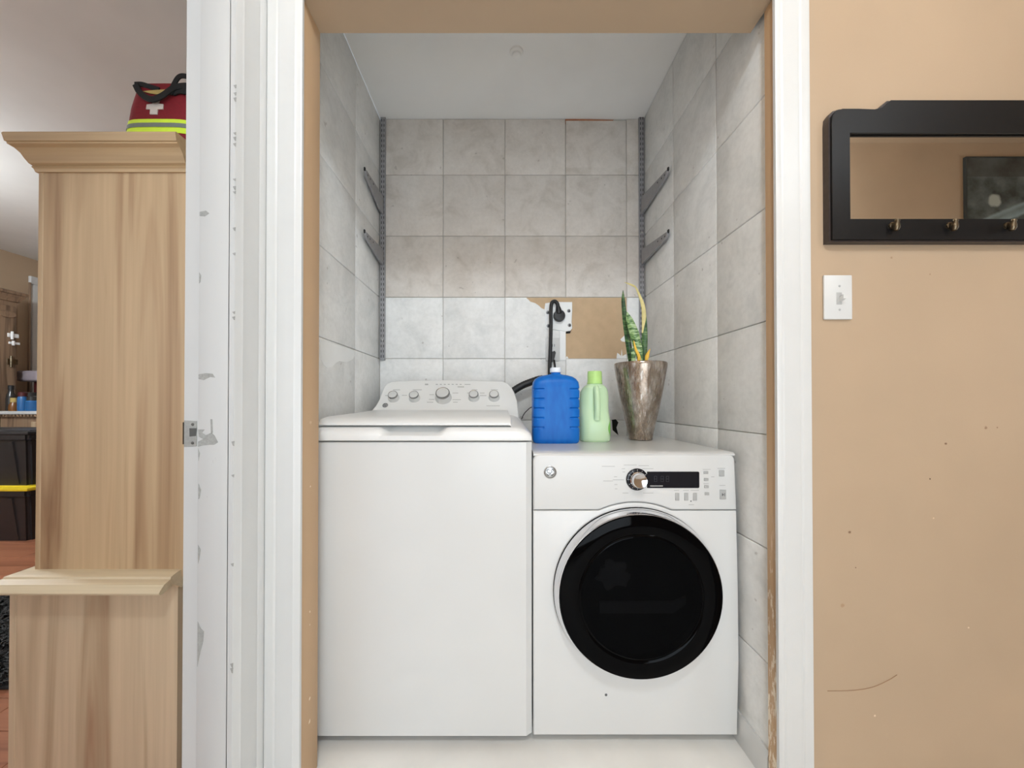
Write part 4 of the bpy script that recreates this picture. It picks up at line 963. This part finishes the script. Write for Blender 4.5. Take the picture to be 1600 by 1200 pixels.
# window casing on the far side wall
w2 = struct('window_2', merge(box(-4.60, -4.575, 3.62, 3.72, 1.0, 2.16, .004, 1), box(-4.60, -4.575, 4.5, 4.6, 1.0, 2.16, .004, 1), box(-4.60, -4.575, 3.6, 4.62, 2.16, 2.24, .004, 1), box(-4.60, -4.55, 3.6, 4.62, .96, 1.0, .004, 1)), M['white_trim'], 'white window casing on the beige wall of the far room', 'window')
obj('pane', box(-4.598, -4.590, 3.72, 4.5, 1.0, 2.16), emit('bright_pane', rgb(235, 240, 245), .8), w2)
tag(obj('curtain_rod', tube([(-4.57, 3.59, .97), (-4.57, 3.59, 2.17)], .009, 8), M['oldwood'], w2))
# black shaggy rug
random.seed(3)
bm = bmesh.new()
for k in range(5200):
    x = random.uniform(-2.95, -1.40); y = random.uniform(1.30, 1.95)
    a = random.uniform(0, 6.283); l_ = random.uniform(.025, .055); wv = .004
    d = Vector((math.cos(a), math.sin(a), 0)); s_v = Vector((-d.y, d.x, 0)) * wv; p = Vector((x, y, .012)); q = p + d * l_ * .4 + Vector((0, 0, l_ * .7)); r2 = p + d * l_ + Vector((0, 0, l_ * .75))
    v1, v2, v3, v4, v5 = [bm.verts.new(c_) for c_ in (p - s_v, p + s_v, q - s_v, q + s_v, r2)]
    bm.faces.new((v1, v2, v4, v3)); bm.faces.new((v3, v4, v5))
M['shag'] = simple('black_shag', rgb(40, 40, 40), .8, 0, .6, 60)
rg_ = thing('shaggy_rug', 'black shaggy rug on the wood floor beside the pine armoire', 'rug', (-2.2, 1.62, 0))
obj('backing', box(-2.95, -1.40, 1.30, 1.95, 0.001, .014, .003, 1), M['shag'], rg_)
o = obj('pile', bm, M['shag'], rg_); o['kind'] = 'stuff'
tag(obj('white_cable', tube(bez([(-3.0, 2.02, .006), (-2.7, 2.0, .006), (-2.45, 1.97, .03), (-2.2, 1.96, .006), (-1.9, 2.0, .006)], 6), .004, 8), M['white_trim']), 'thin white cable on the floor behind the black rug', 'cable')

# ------------------------------------------------------------------ picture reflected in the mirror, hall lamp, added globes for fill light
pcx0, pcx1, pcz0, pcz1 = 3.90, 4.90, 2.2, 3.07
pc_ = thing('glass_picture', 'dark teal glazed picture on the opposite wall, reflected in the mirror', 'picture', ((pcx0 + pcx1) / 2, -1.28, pcz0))
t = NT('picture_print'); v = t.coords()
sx = t.n('ShaderNodeSeparateXYZ'); t.l(v, sx.inputs[0])
dg_ = t.math('ADD', t.math('MULTIPLY', sx.outputs[0], -0.42), sx.outputs[2])       # diagonal coordinate
n = t.noise(v, 5, 4); n2 = t.noise(v, 14, 3)
base = t.ramp(n, [(0.35, rgb(58, 64, 62)), (0.65, rgb(112, 122, 120))])
band = t.ramp(t.math('ADD', dg_, t.math('MULTIPLY', n2, .03)), [(0.40, (0, 0, 0)), (0.42, (.9, .9, .9)), (0.47, (.35, .35, .35)), (0.50, (.8, .8, .8)), (0.52, (0, 0, 0))])
col = t.mix(band, base, rgb(150, 170, 172))
dd_ = t.n('ShaderNodeVectorMath', operation='DISTANCE'); t.l(v, dd_.inputs[0]); dd_.inputs[1].default_value = (-.26, .01, .50)
col = t.mix(t.ramp(t.math('ADD', dd_.outputs['Value'], t.math('MULTIPLY', n2, .05)), [(.065, (.8, .8, .8)), (.085, (0, 0, 0))]), col, rgb(190, 196, 186))
top = t.ramp(sx.outputs[2], [(.70, (0, 0, 0)), (.705, (.6, .6, .6))]); col = t.mix(top, col, rgb(64, 64, 62))
t.base(col); M['picture'] = t.rm(.15)
obj('print', box(pcx0 + .008, pcx1 - .008, -1.275, -1.262, pcz0 + .008, pcz1 - .008), M['picture'], pc_)
obj('frame', ring([(pcx0, pcz0), (pcx0, pcz1), (pcx1, pcz1), (pcx1, pcz0)], [(pcx0 + .008, pcz0 + .008), (pcx0 + .008, pcz1 - .008), (pcx1 - .008, pcz1 - .008), (pcx1 - .008, pcz0 + .008)], -1.258, -1.2795), simple('picture_frame', rgb(56, 60, 58), .4), pc_)
def pendant(x, y, zc, r, e, label):
    lp = thing('pendant_lamp', label, 'lamp', (x, y, zc - r), 'pendant lamps of the hall')
    obj('globe', lathe([(r * math.sin(math.pi * k / 12) + .002, zc - r * math.cos(math.pi * k / 12)) for k in range(13)], Matrix.Translation((x, y, 0)), 24), emit('lamp_glow', (.82, .92, 1, 1), e), lp)
    obj('rod', tube([(x, y, zc + r), (x, y, HCEIL)], .008, 8), M['silver'], lp)
pendant(.15, -.55, 2.70, .14, LAMP_E, 'white globe pendant lamp hanging in front of the laundry closet')
pendant(2.1, -.8, 2.70, .14, FILL_LAMP_E, 'added unseen white globe lighting the wall seen in the mirror')  # added out of view to brighten the mirrored wall
lf = thing('fill_globe', 'added unseen white globe lighting the far room', 'lamp', (-3.5, 1.5, CEIL - .45))  # added out of view to brighten the far room's ceiling and corner
obj('globe', lathe([(.03, CEIL - .45), (.08, CEIL - .43), (.11, CEIL - .38), (.11, CEIL - .34), (.08, CEIL - .29), (.03, CEIL - .27)], Matrix.Translation((-3.5, 1.5, 0)), 24), emit('far_fill_glow', (.88, .95, 1, 1), FAR_FILL_E), lf)
obj('rod', tube([(-3.5, 1.5, CEIL - .27), (-3.5, 1.5, CEIL)], .008, 8), M['white_trim'], lf)
